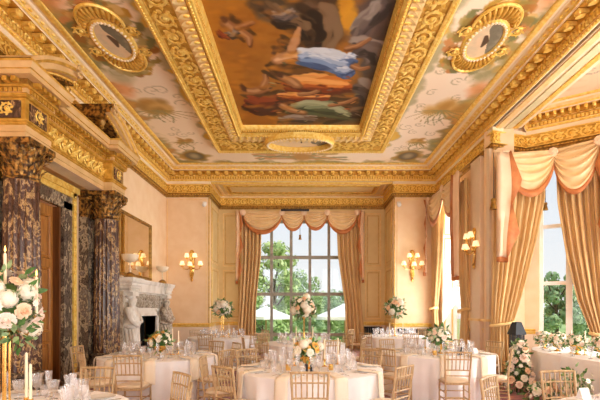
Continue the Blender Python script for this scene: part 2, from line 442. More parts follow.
struct(mb.build('trim_2', MATS, angle=35))
# bay cornice (smaller), inside the bay
mb = MB()
BP = [(5.25,10.4),*BAY[1:7],(5.25,4.0)]
cornice(mb, BP, False, 0.0, .8, True)
struct(mb.build('trim_3', MATS, angle=35))
# gilt strips on the recess ceiling
mb = MB()
for k, (ins, w, m) in enumerate(((.05,.07,G),(.16,.10,PL),(.42,.06,G),(.52,.08,DG))):
    x0, x1, y0, y1 = RX0+ins, RX1-ins, YB+ins*.8, RY-ins*.8
    pa = [(x0,y0),(x0,y1),(x1,y1),(x1,y0)]
    sweep(mb, pa, [(0,ZB),(0,ZB-.03),(w*.3,ZB-.045),(w*.7,ZB-.045),(w,ZB-.03),(w,ZB)], True, [m]*5)
struct(mb.build('trim_4', MATS, angle=35))

# ------------------------------------------------------------------ wall panelling
def rect_mould(mb, o, u, w, h, n, wd=.06, dp=.025, mi=0):
    """moulded rectangular frame; o = lower start corner, u along, n out of the wall"""
    o = np.array(o, float); u = np.array(u, float); n = np.array(n, float)
    cs = [(0,0),(w,0),(w,h),(0,h)]; sg = [(1,1),(-1,1),(-1,-1),(1,-1)]
    prof = [(0,0),(.15,1),(.5,.6),(.8,1),(1,0)]
    V = []
    for (cu, cz), (su, sz) in zip(cs, sg):
        for f, hh in prof:
            V.append(o + u*(cu + su*wd*f) + UP*(cz + sz*wd*f) + n*(dp*hh + .001))
    g = grid_faces(4, 5, cu=True)
    mb.add(V, g, mi)
mb = MB()
# recess: tall panels of the back and of both returns
for (x0, x1) in ((RX0+.14, -2.42), (2.36, RX1-.14)):
    for z0, z1 in ((.25,.95),(1.15,3.05),(3.2,5.25)):
        rect_mould(mb, (x0,RY,z0), (1,0,0), x1-x0, z1-z0, (0,-1,0), .04, .022, 1)
        rect_mould(mb, (x0+.09,RY,z0+.09), (1,0,0), x1-x0-.18, z1-z0-.18, (0,-1,0), .022, .016)
for X, n, u, y0 in ((RX0,(1,0,0),(0,1,0),YB+.45),(RX1,(-1,0,0),(0,1,0),YB+.45)):
    for z0, z1 in ((.25,.95),(1.15,3.05),(3.2,5.25)):
        rect_mould(mb, (X,y0,z0), u, 1.15, z1-z0, n, .04, .012, 1)
        rect_mould(mb, (X,y0+.09,z0+.09), u, .97, z1-z0-.18, n, .022, .008)
# corner strips where the recess meets the room
for X in (RX0, RX1):
    mb.box((X,YB+.02,2.75),(.03,.05,5.3),0); mb.box((X,YB+.36,2.75),(.03,.03,5.3),0)
# gilt fillet round the damask of the back wall and the right wall
rect_mould(mb, (XL+.04,YB,1.03), (1,0,0), RX0-XL-.12, 4.3, (0,-1,0), .018, .012, 1)
rect_mould(mb, (RX1+.08,YB,1.03), (1,0,0), XR-RX1-.12, 4.3, (0,-1,0), .018, .012, 1)
struct(mb.build('trim_5', [M['gold'],M['pale']], angle=50))
# dado rail, dado and skirting
rail = [(.0,1.06),(.05,1.05),(.06,1.03),(.03,1.01),(.03,.95),(.015,.93),(.0,.93)]
dado = [(.0,.93),(.012,.93),(.012,.2),(.03,.19),(.035,.0)]
RUNS = {'left':[(XL,13.95),(XL,YB),(RX0,YB),(RX0,RY),(-2.35,RY)], 'right':[(2.05,RY),(RX1,RY),(RX1,YB),(XR,YB),(XR,14.45)],
        'bay':[(XR,11.9),(XR,10.4),(5.5,10.72),(5.7,10.58)]}
for k, p in RUNS.items():
    mb = MB(); sweep(mb, p, rail, False, [0]*6); sweep(mb, p, dado, False, [1]*4)
    struct(mb.build('baseboard_'+k, [M['gilt'],M['dado']], angle=40))
# pilasters between the window and the bay
mb = MB()
for y, w, dp in ((11.28,.62,.1),(10.62,.30,.08)):
    mb.box((XR-dp/2,y,(5.46+1.28)/2),(dp,w,5.46-1.28)); mb.box((XR-dp/2-.02,y,1.27),(dp+.08,w+.08,.06),1)
    mb.box((XR-dp/2,y,.62),(dp+.02,w+.02,1.24))
struct(mb.build('trim_6', [M['dado'],M['pale']], smooth=False))

# ------------------------------------------------------------------ windows
def window(name, a, b, hole, mulls, bars, mat, off=.16, fr=.07, th=.09, dbl=()):
    """frame and panes in the hole of wall a->b; mulls = metres along the hole, bars = heights"""
    a = np.array(a, float); b = np.array(b, float); d = (b-a)/np.linalg.norm(b-a); n = np.array([d[1],-d[0]])
    u0, u1, z0, z1 = hole
    fm = MB()
    D = (*d,0); NN = (*n,0)
    def bx(uc, zc, w, h, t=th):
        c = a + d*uc - n*off; fm.box((c[0],c[1],zc),(w,t,h),0,D,NN,(0,0,1))
    for u in (u0+fr/2, u1-fr/2): bx(u,(z0+z1)/2,fr,z1-z0)
    for z in (z0+fr/2, z1-fr/2): bx((u0+u1)/2,z,u1-u0,fr)
    for m in mulls: bx(u0+m,(z0+z1)/2,fr if m not in dbl else fr*1.8,z1-z0-.02,th*.9)
    for z in bars: bx((u0+u1)/2,z,u1-u0-.02,fr*1.15,th*.8)
    c = a + d*(u0+u1)/2 + n*.04; fm.box((c[0],c[1],z0-.02),(u1-u0+.1,.3,.05),0,D,NN,(0,0,1))
    f = struct(fm.build(name, mat, smooth=False))
    pm = MB(); c = a + d*(u0+u1)/2 - n*off
    pm.box((c[0],c[1],(z0+z1)/2),(u1-u0-.04,.006,z1-z0-.04),0,D,NN,(0,0,1))
    p = pm.build('pane', M['pane'], parent=f, smooth=False)
    return f
window('window_1', (RX0,RY), (RX1,RY), (-2.05-RX0,1.75-RX0,.12,5.0), [ .785,1.55,2.28,3.02], [2.13,3.56,.55], M['stone'], fr=.11, th=.12)
window('window_2', (XR,YB+.3), (XR,10.42), (YB+.3-14.3,YB+.3-12.05,.3,5.05), [1.12], [2.3,3.7], M['white'], off=.42, fr=.08)
window('window_3', BAY[1], BAY[2], BH[1], [.62], [2.18,3.57], M['white'], off=.16, fr=.075, dbl=(.62,))
for k, i in ((4,2),(5,3),(6,4),(7,5)):
    L = seglen(i); h = BH[i]
    window('window_%d' % k, BAY[i], BAY[i+1], h, [(h[1]-h[0])/2], [2.18,3.57], M['white'], fr=.075)
for k, (x0, x1) in zip((8,9,10), RW):
    window('window_%d' % k, (XR,YN), (XL,YN), (XR-x1,XR-x0,.6,5.0), [(x1-x0)/2], [2.18,3.57], M['white'])
for k, h in ((11,(1.2,3.4,.6,5.0)),(12,(4.2,6.2,.6,5.0))): window('window_%d' % k, (XR,4.0), (XR,YN), h, [(h[1]-h[0])/2], [2.18,3.57], M['white'])  # unseen windows added for side light on the foreground
# panelled shutters folded back in the reveals of the right-hand window
for k, (y, s) in enumerate(((14.27,-1),(12.08,1))):
    mb = MB(); mb.box((XR+.2,y,2.67),(.36,.04,4.7),0)
    for z0, z1 in ((.45,1.55),(1.65,2.75),(2.85,3.9),(4.0,4.95)):
        rect_mould(mb, (XR+.06,y+s*.021,z0), (1,0,0), .28, z1-z0, (0,s,0), .035, .012, 1)
    struct(mb.build('trim_%d' % (7+k), [M['white'],M['gilt']], smooth=False))
# ------------------------------------------------------------------ painted ceilings
def vnoise(nx, ny, cx, cy, seed):
    r = np.random.default_rng(seed); g = r.random((cy+3, cx+3))
    X = np.linspace(0, cx, nx); Y = np.linspace(0, cy, ny)
    xi = X.astype(int); yi = Y.astype(int); fx = X-xi; fy = Y-yi
    fx = fx*fx*(3-2*fx); fy = fy*fy*(3-2*fy)
    a = g[np.ix_(yi,xi)]; b = g[np.ix_(yi,xi+1)]; c = g[np.ix_(yi+1,xi)]; d = g[np.ix_(yi+1,xi+1)]
    return (a*(1-fx)+b*fx)*(1-fy[:,None]) + (c*(1-fx)+d*fx)*fy[:,None]
def fbm(nx, ny, cx, cy, seed, octv=4):
    s = 0; w = 1; t = 0
    for o in range(octv):
        s = s + w*vnoise(nx, ny, cx*2**o, cy*2**o, seed+o); t += w; w *= .55
    return s/t
class Canvas:
    def __init__(s, x0, x1, y0, y1, res):
        s.nx = int((x1-x0)/res)+1; s.ny = int((y1-y0)/res)+1
        s.x = np.linspace(x0, x1, s.nx); s.y = np.linspace(y0, y1, s.ny)
        s.X, s.Y = np.meshgrid(s.x, s.y); s.C = np.zeros((s.ny, s.nx, 3))
        s.wx = fbm(s.nx, s.ny, int((x1-x0)*3)+2, int((y1-y0)*3)+2, 5)-.5
        s.wy = fbm(s.nx, s.ny, int((x1-x0)*3)+2, int((y1-y0)*3)+2, 15)-.5
    def put(s, mask, c, a=1.0):
        m = np.clip(mask, 0, 1)[..., None]*a; s.C = s.C*(1-m) + np.array(c, float)*m
    def sub(s, x, y, r):
        i0, i1 = np.searchsorted(s.x, (x-r, x+r)); j0, j1 = np.searchsorted(s.y, (y-r, y+r))
        return slice(j0, j1), slice(i0, i1)
    def ell(s, cx, cy, rx, ry, c, ang=0, soft=.15, a=1.0, warp=0.0):
        r = max(rx, ry)*1.6 + warp
        sl = s.sub(cx, cy, r); X = s.X[sl]-cx + warp*s.wx[sl]; Y = s.Y[sl]-cy + warp*s.wy[sl]
        ca, sa = math.cos(ang), math.sin(ang)
        d = np.sqrt(((X*ca+Y*sa)/rx)**2 + ((-X*sa+Y*ca)/ry)**2)
        m = (np.clip((1+soft-d)/(2*soft), 0, 1))[..., None]*a
        s.C[sl] = s.C[sl]*(1-m) + np.array(c, float)*m
    def stroke(s, pts, rad, c, c2=None, a=1.0, soft=.3, warp=0.0):
        P = np.array(pts, float); k = len(P)
        R = np.ones(k)*rad if np.isscalar(rad) else np.array(rad, float)
        seg = np.r_[0, np.cumsum(np.linalg.norm(np.diff(P, axis=0), axis=1))]
        n = max(2, int(seg[-1]/max(R.min()*.35, .012)))
        t = np.linspace(0, seg[-1], n)
        if k > 2:
            tt = seg/seg[-1]; deg = min(k-1, 4)
            px_ = np.interp(t, seg, P[:,0]); py_ = np.interp(t, seg, P[:,1])
            ker = np.ones(5)/5
            if n > 12:
                px_[2:-2] = np.convolve(px_, ker, 'valid'); py_[2:-2] = np.convolve(py_, ker, 'valid')
        else: px_ = np.interp(t, seg, P[:,0]); py_ = np.interp(t, seg, P[:,1])
        rr = np.interp(t, seg, R)
        for i in range(n):
            f = i/(n-1)
            cc = np.array(c, float) if c2 is None else np.array(c, float)*(1-f)+np.array(c2, float)*f
            s.ell(px_[i], py_[i], rr[i], rr[i], cc, soft=soft, a=a, warp=warp)
    def spiral(s, cx, cy, r, turns, w, c, a=1.0, start=0, flip=1):
        t = np.linspace(0, 1, int(26*turns)+6)
        ang = start + flip*2*PI*turns*t; rr = r*(1-t*.9)
        s.stroke(np.stack([cx+rr*np.cos(ang), cy+rr*np.sin(ang)], -1), w*(1-.5*t), c, a=a, soft=.5)
    def mesh(s, name, z, mat, keep=None, parent=None, loc=None):
        V = np.stack([s.X, s.Y, np.full_like(s.X, z)], -1).reshape(-1, 3)
        g = grid_faces(s.ny, s.nx)       # index j*nx+i
        if keep is not None:
            k = keep.reshape(-1); g = g[k[g].all(1)]
        mb = MB(); mb.add(V, g); o = mb.build(name, mat, smooth=False, parent=parent, loc=loc)
        at = o.data.color_attributes.new('paint', 'FLOAT_COLOR', 'POINT')
        C = np.concatenate([lin(np.clip(s.C, 0, 255)), np.ones((s.ny, s.nx, 1))], -1)
        at.data.foreach_set('color', C.astype(np.float32).ravel())
        return o
PAINT = paint_mat('ceiling_paint'); OIL = paint_mat('oil_paint', .45)
ZP = 6.372
FX0, FX1, FY0, FY1 = -1.62, 1.46, 3.2, 11.28          # painting
GX0, GX1, GY0, GY1 = -2.62, 2.42, 2.0, 12.9           # outside of its frame
# ---- decorated plaster
cv = Canvas(XL-.02, 7.8, YN, YB, .035)
n1 = fbm(cv.nx, cv.ny, 10, 18, 31); n2 = fbm(cv.nx, cv.ny, 24, 44, 77); n3 = fbm(cv.nx, cv.ny, 6, 11, 99)
cv.C[:] = (240,220,192); cv.put((n1-.4)*2, (246,230,206), .7)
XC = (XL+XR)/2
U = np.abs(cv.X-XC)                                   # mirrored halves
edge = np.minimum(4.3-U, cv.Y*0+9)                    # distance to the cornice
edge = np.minimum(edge, 14.42-cv.Y); fin = np.minimum(U-2.5, 9)
fin = np.where(cv.Y > GY1, np.minimum(cv.Y-GY1+.2, 9), fin)
band = np.clip(1-np.minimum(edge, 9)/.62 + (n2-.5)*1.6, 0, 1)
cv.put(np.clip(band*2.6-.5, 0, 1), (160,146,90), .9)
cv.put(np.clip((band-.35)*3, 0, 1)*(n3 > .52), (206,134,74), .8)
cv.put(np.clip((band-.3)*3, 0, 1)*(n1 > .58), (132,134,92), .75)
cv.put(np.clip((band-.55)*4, 0, 1)*(n2 > .55), (206,164,76), .7)
fb = np.clip(1-fin/.28 + (n2-.5)*2.0, 0, 1)*(fin > 0)
cv.put(np.clip(fb*2.6-.6, 0, 1), (166,158,116), .8); cv.put(np.clip((fb-.5)*4, 0, 1)*(n1 > .53), (220,176,70), .85)
r = random.Random(4)
for sgn in (-1, 1):
    mx = lambda x: XC + sgn*x
    for yy in np.arange(1.2, 14, 1.35):               # curling grotesque lines on the pale ground
        for k in range(5):
            cx = mx(r.uniform(2.75, 3.75)); cy = yy + r.uniform(-.6,.6)
            cv.spiral(cx, cy, r.uniform(.10,.22), 1.3, .016, (186,168,130), .8, r.uniform(0,6), r.choice((-1,1)))
    for cy, w in ((10.35,1.75),(4.6,1.6),(12.35,.9)):   # winged golden motifs
        for k in range(16):                           # a broad gilded shape with thin sprays above it
            a = r.uniform(0, 2*PI); rr = r.uniform(0, .28)*w
            cv.ell(mx(3.42)+rr*math.cos(a), cy+rr*math.sin(a)*.8, r.uniform(.06,.15)*w, r.uniform(.06,.13)*w, r.choice([(196,152,80),(178,132,62),(208,168,100),(158,120,58)]), r.uniform(0,3), .5, .8, .15)
        for k in range(11):
            a = PI*(.1+.8*k/10); L = r.uniform(.4,.62)*w
            cv.stroke([(mx(3.42)+.1*math.cos(a),cy+.1),(mx(3.42)+L*.6*math.cos(a+.1),cy+L*.6*math.sin(a)),(mx(3.42)+L*math.cos(a-.1),cy+L*math.sin(a))], [.02,.014,.008], r.choice([(168,138,70),(150,138,86)]), a=.85)
        cv.stroke([(mx(3.42),cy+.15),(mx(3.2),cy+.5),(mx(3.3),cy+.8)], .018, (150,140,92), a=.9)
        cv.stroke([(mx(3.42),cy+.15),(mx(3.65),cy+.45),(mx(3.5),cy+.75)], .018, (150,140,92), a=.9)
    # around the large oval: olive and gold leafage
    for k in range(120):
        a = r.uniform(0, 2*PI); rr = r.uniform(.55, 1.0)
        x0, y0 = 3.33+math.cos(a)*rr*.62, 7.73+math.sin(a)*rr*1.15
        c = r.choice([(150,128,66),(188,146,60),(128,126,80),(200,140,84),(176,156,96),(160,110,50),(216,180,110)])
        cv.stroke([(mx(x0),y0),(mx(x0+.12*math.cos(a+.8)),y0+.14*math.sin(a+.8)),(mx(x0+.2*math.cos(a+1.6)),y0+.2*math.sin(a+1.6))], [.07,.05,.015], c, a=.8)
    for y0 in (6.25, 9.1):                            # clouds of orange and sage near the ovals
        cv.ell(mx(3.9), y0+.35, .22, .35, (222,146,88), soft=.5, a=.75, warp=.3)
        cv.ell(mx(3.75), y0-.2, .2, .3, (170,160,118), soft=.5, a=.7, warp=.3)
    # small corner oval
    for k in range(22):
        a = r.uniform(0, 2*PI); cv.ell(mx(3.37)+.42*math.cos(a), 13.58+.42*math.sin(a), r.uniform(.08,.16), r.uniform(.06,.12), r.choice([(168,146,84),(146,138,92),(190,150,76)]), r.uniform(0,3), .5, .75, .15)
    cv.ell(mx(3.37), 13.58, .36, .40, (150,116,56)); cv.ell(mx(3.37), 13.58, .28, .32, (112,104,84)); cv.ell(mx(3.37), 13.58, .14, .2, (168,156,124), soft=.5)
for k in range(26):                                   # centre of the far strip
    a = r.uniform(0, 2*PI)
    cv.stroke([(XC+r.uniform(-1.6,1.6),13.6+r.uniform(-.35,.35)),(XC+r.uniform(-1.6,1.6),13.6+r.uniform(-.35,.35))], [.06,.015], r.choice([(190,160,100),(160,156,116),(210,160,110)]), a=.6)
cv.ell(XC, 13.65, .3, .35, (196,150,90), soft=.4, warp=.2)
bay = (cv.X > 4.75).astype(float)
cv.put(bay, (238,210,174)); cv.put(bay*np.clip((n2-.55)*5, 0, 1), (206,176,128), .6)
for k in range(30):
    cv.spiral(r.uniform(5.3,7.3), r.uniform(4,10.3), r.uniform(.1,.25), 1.3, .018, r.choice([(196,172,128),(160,146,130),(206,170,100)]), .8, r.uniform(0,6))
keep = ~((cv.X > FX0+.1)&(cv.X < FX1-.1)&(cv.Y > FY0+.1)&(cv.Y < FY1-.1))
struct(cv.mesh('ceiling', ZC-.001, PAINT, keep))
mb = MB(); mb.box((1.5,6.9,ZC+.12),(13.6,20.2,.2)); struct(mb.build('ceiling_slab', M['cream'], smooth=False))
# ---- the great canvas: loose draped shapes and clouds in an amber sky
def P(x, y, z=ZP-.005):
    Y = FPX*(z-EYE)/(HY-y); return ((x-CX)*Y/FPX, Y)
def S(y): return (ZP-EYE)/(HY-y)                      # metres per picture pixel at that height
cv = Canvas(FX0, FX1, FY0, FY1, .018)
n1 = fbm(cv.nx, cv.ny, 5, 12, 3); n2 = fbm(cv.nx, cv.ny, 12, 32, 8)
cv.C[:] = (160,102,36)
cv.put(np.clip((cv.Y-9.0)/2.5, 0, 1), (150,88,26), .8)
cv.put(np.clip((n1-.45)*4, 0, 1), (198,132,42), .5); cv.put(np.clip((n2-.5)*3, 0, 1), (160,96,30), .4)
def st(pts, rad, c, c2=None, a=1.0, warp=0.0, soft=.35):
    q_ = [P(x, y) for x, y in pts]; m = S(np.mean([y for x, y in pts]))
    rr = rad*m if np.isscalar(rad) else [v*m for v in rad]
    cv.stroke(q_, rr, c, c2, a, soft, warp)
def el(x, y, rx, ry, c, a=1.0, warp=.25, soft=.3, ang=0):
    X, Y = P(x, y); m = S(y); my = FPX*(ZP-EYE)/(HY-y)**2
    cv.ell(X, Y, rx*m, ry*my, c, ang, soft, a, warp)
flesh = (158,106,64); fl2 = (188,136,90)
# clouds
for x,y,rx,ry,c in ((320,10,24,30,(66,46,32)),(300,20,20,14,(84,58,40)),(318,38,22,16,(58,40,30)),(275,8,20,12,(70,56,44)),(283,16,22,9,(96,84,70)),(262,2,16,8,(84,64,46)),
        (372,18,22,22,(92,72,66)),(384,4,16,18,(74,60,56)),(360,34,16,14,(104,84,74)),(382,45,12,22,(66,54,50)),(370,62,14,16,(84,76,72)),(372,90,18,18,(70,62,56)),(356,112,22,12,(64,56,46)),(335,118,22,8,(84,72,52)),(376,112,14,16,(48,42,36)),(302,120,20,6,(88,66,44)),(345,5,8,12,(206,142,36)),(348,20,10,14,(212,150,40)),(336,30,6,10,(150,100,40))):
    el(x,y,rx,ry,c,.92)
for x,y,rx,ry,c in ((288,16,9,3,(164,146,122)),(276,12,6,3,(140,122,100)),(364,24,7,5,(150,128,118)),(368,58,6,6,(142,132,128)),(358,42,5,5,(134,112,100)),(310,8,8,10,(94,66,44)),(330,20,6,12,(84,56,38)),(376,84,8,6,(112,104,98))):
    el(x,y,rx,ry,c,.7)
RP = random.Random(21)
def drape(pts, wid, pal, n=26, a=.85):
    """painterly cloth: many wandering streaks of changing tone along a path"""
    pts = np.array(pts, float); m = len(pts); w = np.ones(m)*wid if np.isscalar(wid) else np.array(wid, float)
    t = np.gradient(pts, axis=0); t /= np.linalg.norm(t, axis=1)[:,None]; nn = np.stack([-t[:,1], t[:,0]], -1)
    for k in range(n):
        o = RP.uniform(-1, 1); f0 = RP.uniform(0, .45); f1 = RP.uniform(.55, 1)
        ss = np.linspace(f0*(m-1), f1*(m-1), 7); I = np.arange(m)
        base = np.stack([np.interp(ss, I, pts[:,0]), np.interp(ss, I, pts[:,1])], -1); N2 = np.stack([np.interp(ss, I, nn[:,0]), np.interp(ss, I, nn[:,1])], -1); W2 = np.interp(ss, I, w)
        wob = o*.8 + .22*np.sin(np.linspace(0, RP.uniform(2,5), 7)+RP.uniform(0,6))
        P2 = base + N2*(wob*W2)[:,None]
        i_ = int(min(len(pal)-1, max(0, (1-o)*.5*len(pal) + RP.uniform(-1.2,1.2)))); c = np.array(pal[i_]) + RP.uniform(-10,10)
        st([tuple(p) for p in P2], [max(.5, v*RP.uniform(.16,.34)) for v in W2], tuple(c), a=a, soft=.6, warp=.05)
def limb(pts, r, c=flesh, lo=(104,62,36), hi=(196,146,100)):
    pts = np.array(pts, float)
    st([(x+.6, y+.9) for x, y in pts], [v*1.05 for v in r], lo, soft=.6, a=.7); st([tuple(p) for p in pts], [v*.95 for v in r], c, soft=.9, a=.75, warp=.12); st([(x-.5, y-.7) for x, y in pts], [v*.45 for v in r], hi, soft=.9, a=.35)
BLUE = [(66,86,126),(92,114,154),(124,146,182),(168,184,208),(206,212,220)]; RUST = [(92,36,22),(134,56,26),(176,88,34),(212,124,48),(230,160,84)]
WINE = [(66,26,20),(100,38,26),(128,52,32),(152,72,42)]; GREEN = [(58,62,44),(86,90,62),(118,122,88),(158,160,122)]; UMB = [(46,32,26),(70,50,36),(96,70,48),(120,92,64)]; GREY = [(54,46,44),(84,72,68),(116,100,92),(150,136,124)]
# rolling cloud edges
for pts, w, pal in (([(262,4),(282,20),(300,22),(312,40)],9,UMB),([(300,4),(322,14),(330,34),(320,52)],12,UMB),([(352,36),(366,22),(378,10),(384,0)],9,GREY),([(350,48),(364,46),(378,50),(384,66)],10,GREY),([(356,84),(368,92),(372,108)],11,GREY),([(318,118),(340,116),(366,112)],7,UMB),([(270,16),(284,18),(296,12)],5,GREY)):
    drape(pts, w, pal, 34, .6)
# shade behind the groups
for pts, w in (([(240,98),(262,104),(290,104),(330,112)],12),([(268,64),(280,72),(300,76),(340,78)],9),([(276,40),(290,50),(306,48)],8),([(226,18),(238,30),(250,40)],8),([(300,98),(330,98),(358,100)],9)):
    drape(pts, w, [(66,42,24),(96,62,32),(120,78,36),(84,54,28)], 30, .45)
# winged child
limb([(224,22),(231,28),(240,32)],[4,5,4]); limb([(240,32),(249,38),(250,46)],[3.4,2.6,1.6]); drape([(224,34),(232,36),(238,30)],4,GREY,16); el(223,20,4,4,(104,64,38)); limb([(236,28),(246,25),(253,22)],[2.6,2.2,1.6]); drape([(216,30),(222,36),(230,40)],3,WINE,10)
# rust and wine draperies
drape([(244,101),(258,107),(280,102),(298,92)],[6,9,9,5],WINE,40); drape([(282,82),(300,85),(326,86),(352,86)],[6,10,11,6],RUST,60); drape([(276,96),(300,98),(330,97)],[4,5,4],RUST,26)
# green and grey draperies
drape([(284,110),(305,108),(330,109),(352,117)],[4,7,8,4],GREEN,44); drape([(276,120),(296,118),(318,120)],4,GREY,18)
# bodies
limb([(246,91),(256,92),(267,87)],[4,4.6,4]); el(244,88,3.6,3.4,(92,54,34)); limb([(262,88),(266,81),(266,75)],[2.6,2.2,1.5]); limb([(280,77),(290,80),(298,86)],[3.6,4.4,3.6]); el(278,75,3.6,3.4,(86,50,32)); limb([(300,94),(312,93),(320,90)],[2.5,2,1.3])
limb([(282,105),(292,110),(304,113)],[3,3.6,3]); el(279,114,3.4,3,(110,68,40)); limb([(330,105),(344,103),(356,98)],[2.2,2,1.2])
# blue-draped figure
drape([(280,44),(290,46),(300,40)],5,UMB,14); limb([(276,61),(287,57),(299,55)],[4,6,6.4],(196,142,96),(120,76,48),(234,190,146)); el(275,51,3.6,3.8,(92,58,38)); limb([(291,51),(296,41),(299,28)],[3.2,2.6,1.6],(198,144,98))
drape([(298,56),(316,58),(336,62),(352,67)],[7,10,10,7],BLUE,80,.9); drape([(334,70),(346,73),(354,70)],[5,6,4],BLUE,26); drape([(346,60),(356,58)],6,BLUE,16); drape([(306,53),(324,56),(340,60)],3,BLUE[3:],18,.8)
limb([(346,49),(358,46),(370,38)],[2.4,2.1,1.4]); limb([(352,66),(360,69),(369,67)],[2.5,2.2,1.4])
# broken brushwork over the crowd
for k in range(50):
    x = RP.uniform(268, 356); y = RP.uniform(40, 122); L = RP.uniform(3, 8); a_ = RP.uniform(-.5,.6)
    pal = RP.choice((UMB,UMB,RUST,GREY,WINE,GREEN)); c = RP.choice(pal)
    if 52 < y < 76 and 296 < x < 352: pal = BLUE; c = RP.choice(BLUE)
    st([(x,y),(x+L*math.cos(a_)*.5,y+L*math.sin(a_)*.5+RP.uniform(-1,1)),(x+L*math.cos(a_),y+L*math.sin(a_))], [.5,RP.uniform(.7,1.5),.4], c, a=.5, soft=.7)
for k in range(120):
    x = RP.uniform(205, 290); y = RP.uniform(0, 124); c = RP.choice(((206,134,40),(170,104,28),(146,86,24),(190,120,40)))
    st([(x,y),(x+RP.uniform(4,12),y+RP.uniform(-2,2))], [1.5,3], c, a=.09, soft=.9)
cp = cv.mesh('ceiling_painting', 0, OIL, loc=None)
cp.location = (0,0,ZP-.005)
tag(cp, 'large oil painting of draped figures in amber clouds set in the ceiling', 'painting')
# ---- its carved gilt frame
def fring(f, z, f2=None):
    return [(FX0*(1-f)+GX0*f, FY0*(1-f)+GY0*f, z),(GX1*f+FX1*(1-f), FY0*(1-f)+GY0*f, z),(GX1*f+FX1*(1-f), FY1*(1-f)+GY1*f, z),(FX0*(1-f)+GX0*f, FY1*(1-f)+GY1*f, z)]
mb = MB()
prof = [(-.02,6.376,G),(.0,6.28,G),(.03,6.22,DG),(.05,6.20,G),(.09,6.16,G),(.13,6.155,G),(.16,6.18,DG),(.18,6.2,PL),(.36,6.175,PL),(.40,6.20,DG),(.42,6.215,DG),(.80,6.215,DG),(.82,6.19,G),(.86,6.17,G),(.92,6.18,PL),(.95,6.22,G),(1.0,6.29,CR),(1.01,6.378,CR)]
R_ = [fring(f, z) for f, z, m in prof]
V = np.array([R_[k][c] for c in range(4) for k in range(len(prof))])
g = grid_faces(4, len(prof), cu=True).reshape(4, len(prof)-1, 4)
base = mb.n; mb.V.append(V); mb.n += len(V)
for k in range(len(prof)-1): mb.F.append((g[:, k]+base, prof[k][2]))
def on_ring(f, z, step, fn, skip=()):
    c = [np.array(p) for p in fring(f, z)]
    for i in range(4):
        a, b = c[i], c[(i+1)%4]; t = b-a; L = np.linalg.norm(t); t = t/L; n = np.array([t[1],-t[0],0])
        k = max(1, int(round(L/step)))
        for j in range(k): fn(a + t*(j+.5)*L/k, t, n, j, L/k, i)
DN = -UP
on_ring(.11, 6.152, .075, lambda o,t,n,k,s,i: mb.tf(SPHL,o,t,n,UP,(.03,.022,.02),G))
on_ring(.025, 6.235, .06, lambda o,t,n,k,s,i: mb.tf(SPHL,o,t,n,UP,(.022,.02,.02),DG))
W = lambda i: (1.62 if i == 2 else 1.0)
def tongue(o,t,n,k,s,i):
    w = W(i)
    mb.tf(LEAF3, o - n*.09*w + t*.03, t, n*.95+t*.3, DN, (s*2.4,.21*w,.13), PL)
    mb.tf(SPHL, o - n*.03*w + t*s*.5, t, n, UP, (s*.22,.07*w,.03), G)
on_ring(.27, 6.18, .17, tongue)
def rin(o,t,n,k,s,i):
    f = 1 if k % 2 else -1
    mb.tf(SCROLL, o, t, n*f, DN, (s*1.02,.40*W(i),.17), G)
on_ring(.61, 6.212, .46, rin)
on_ring(.89, 6.172, .07, lambda o,t,n,k,s,i: mb.tf(SPHL,o,t,n,UP,(.028,.022,.016),G))
struct(mb.build('trim_9', MATS, angle=40))

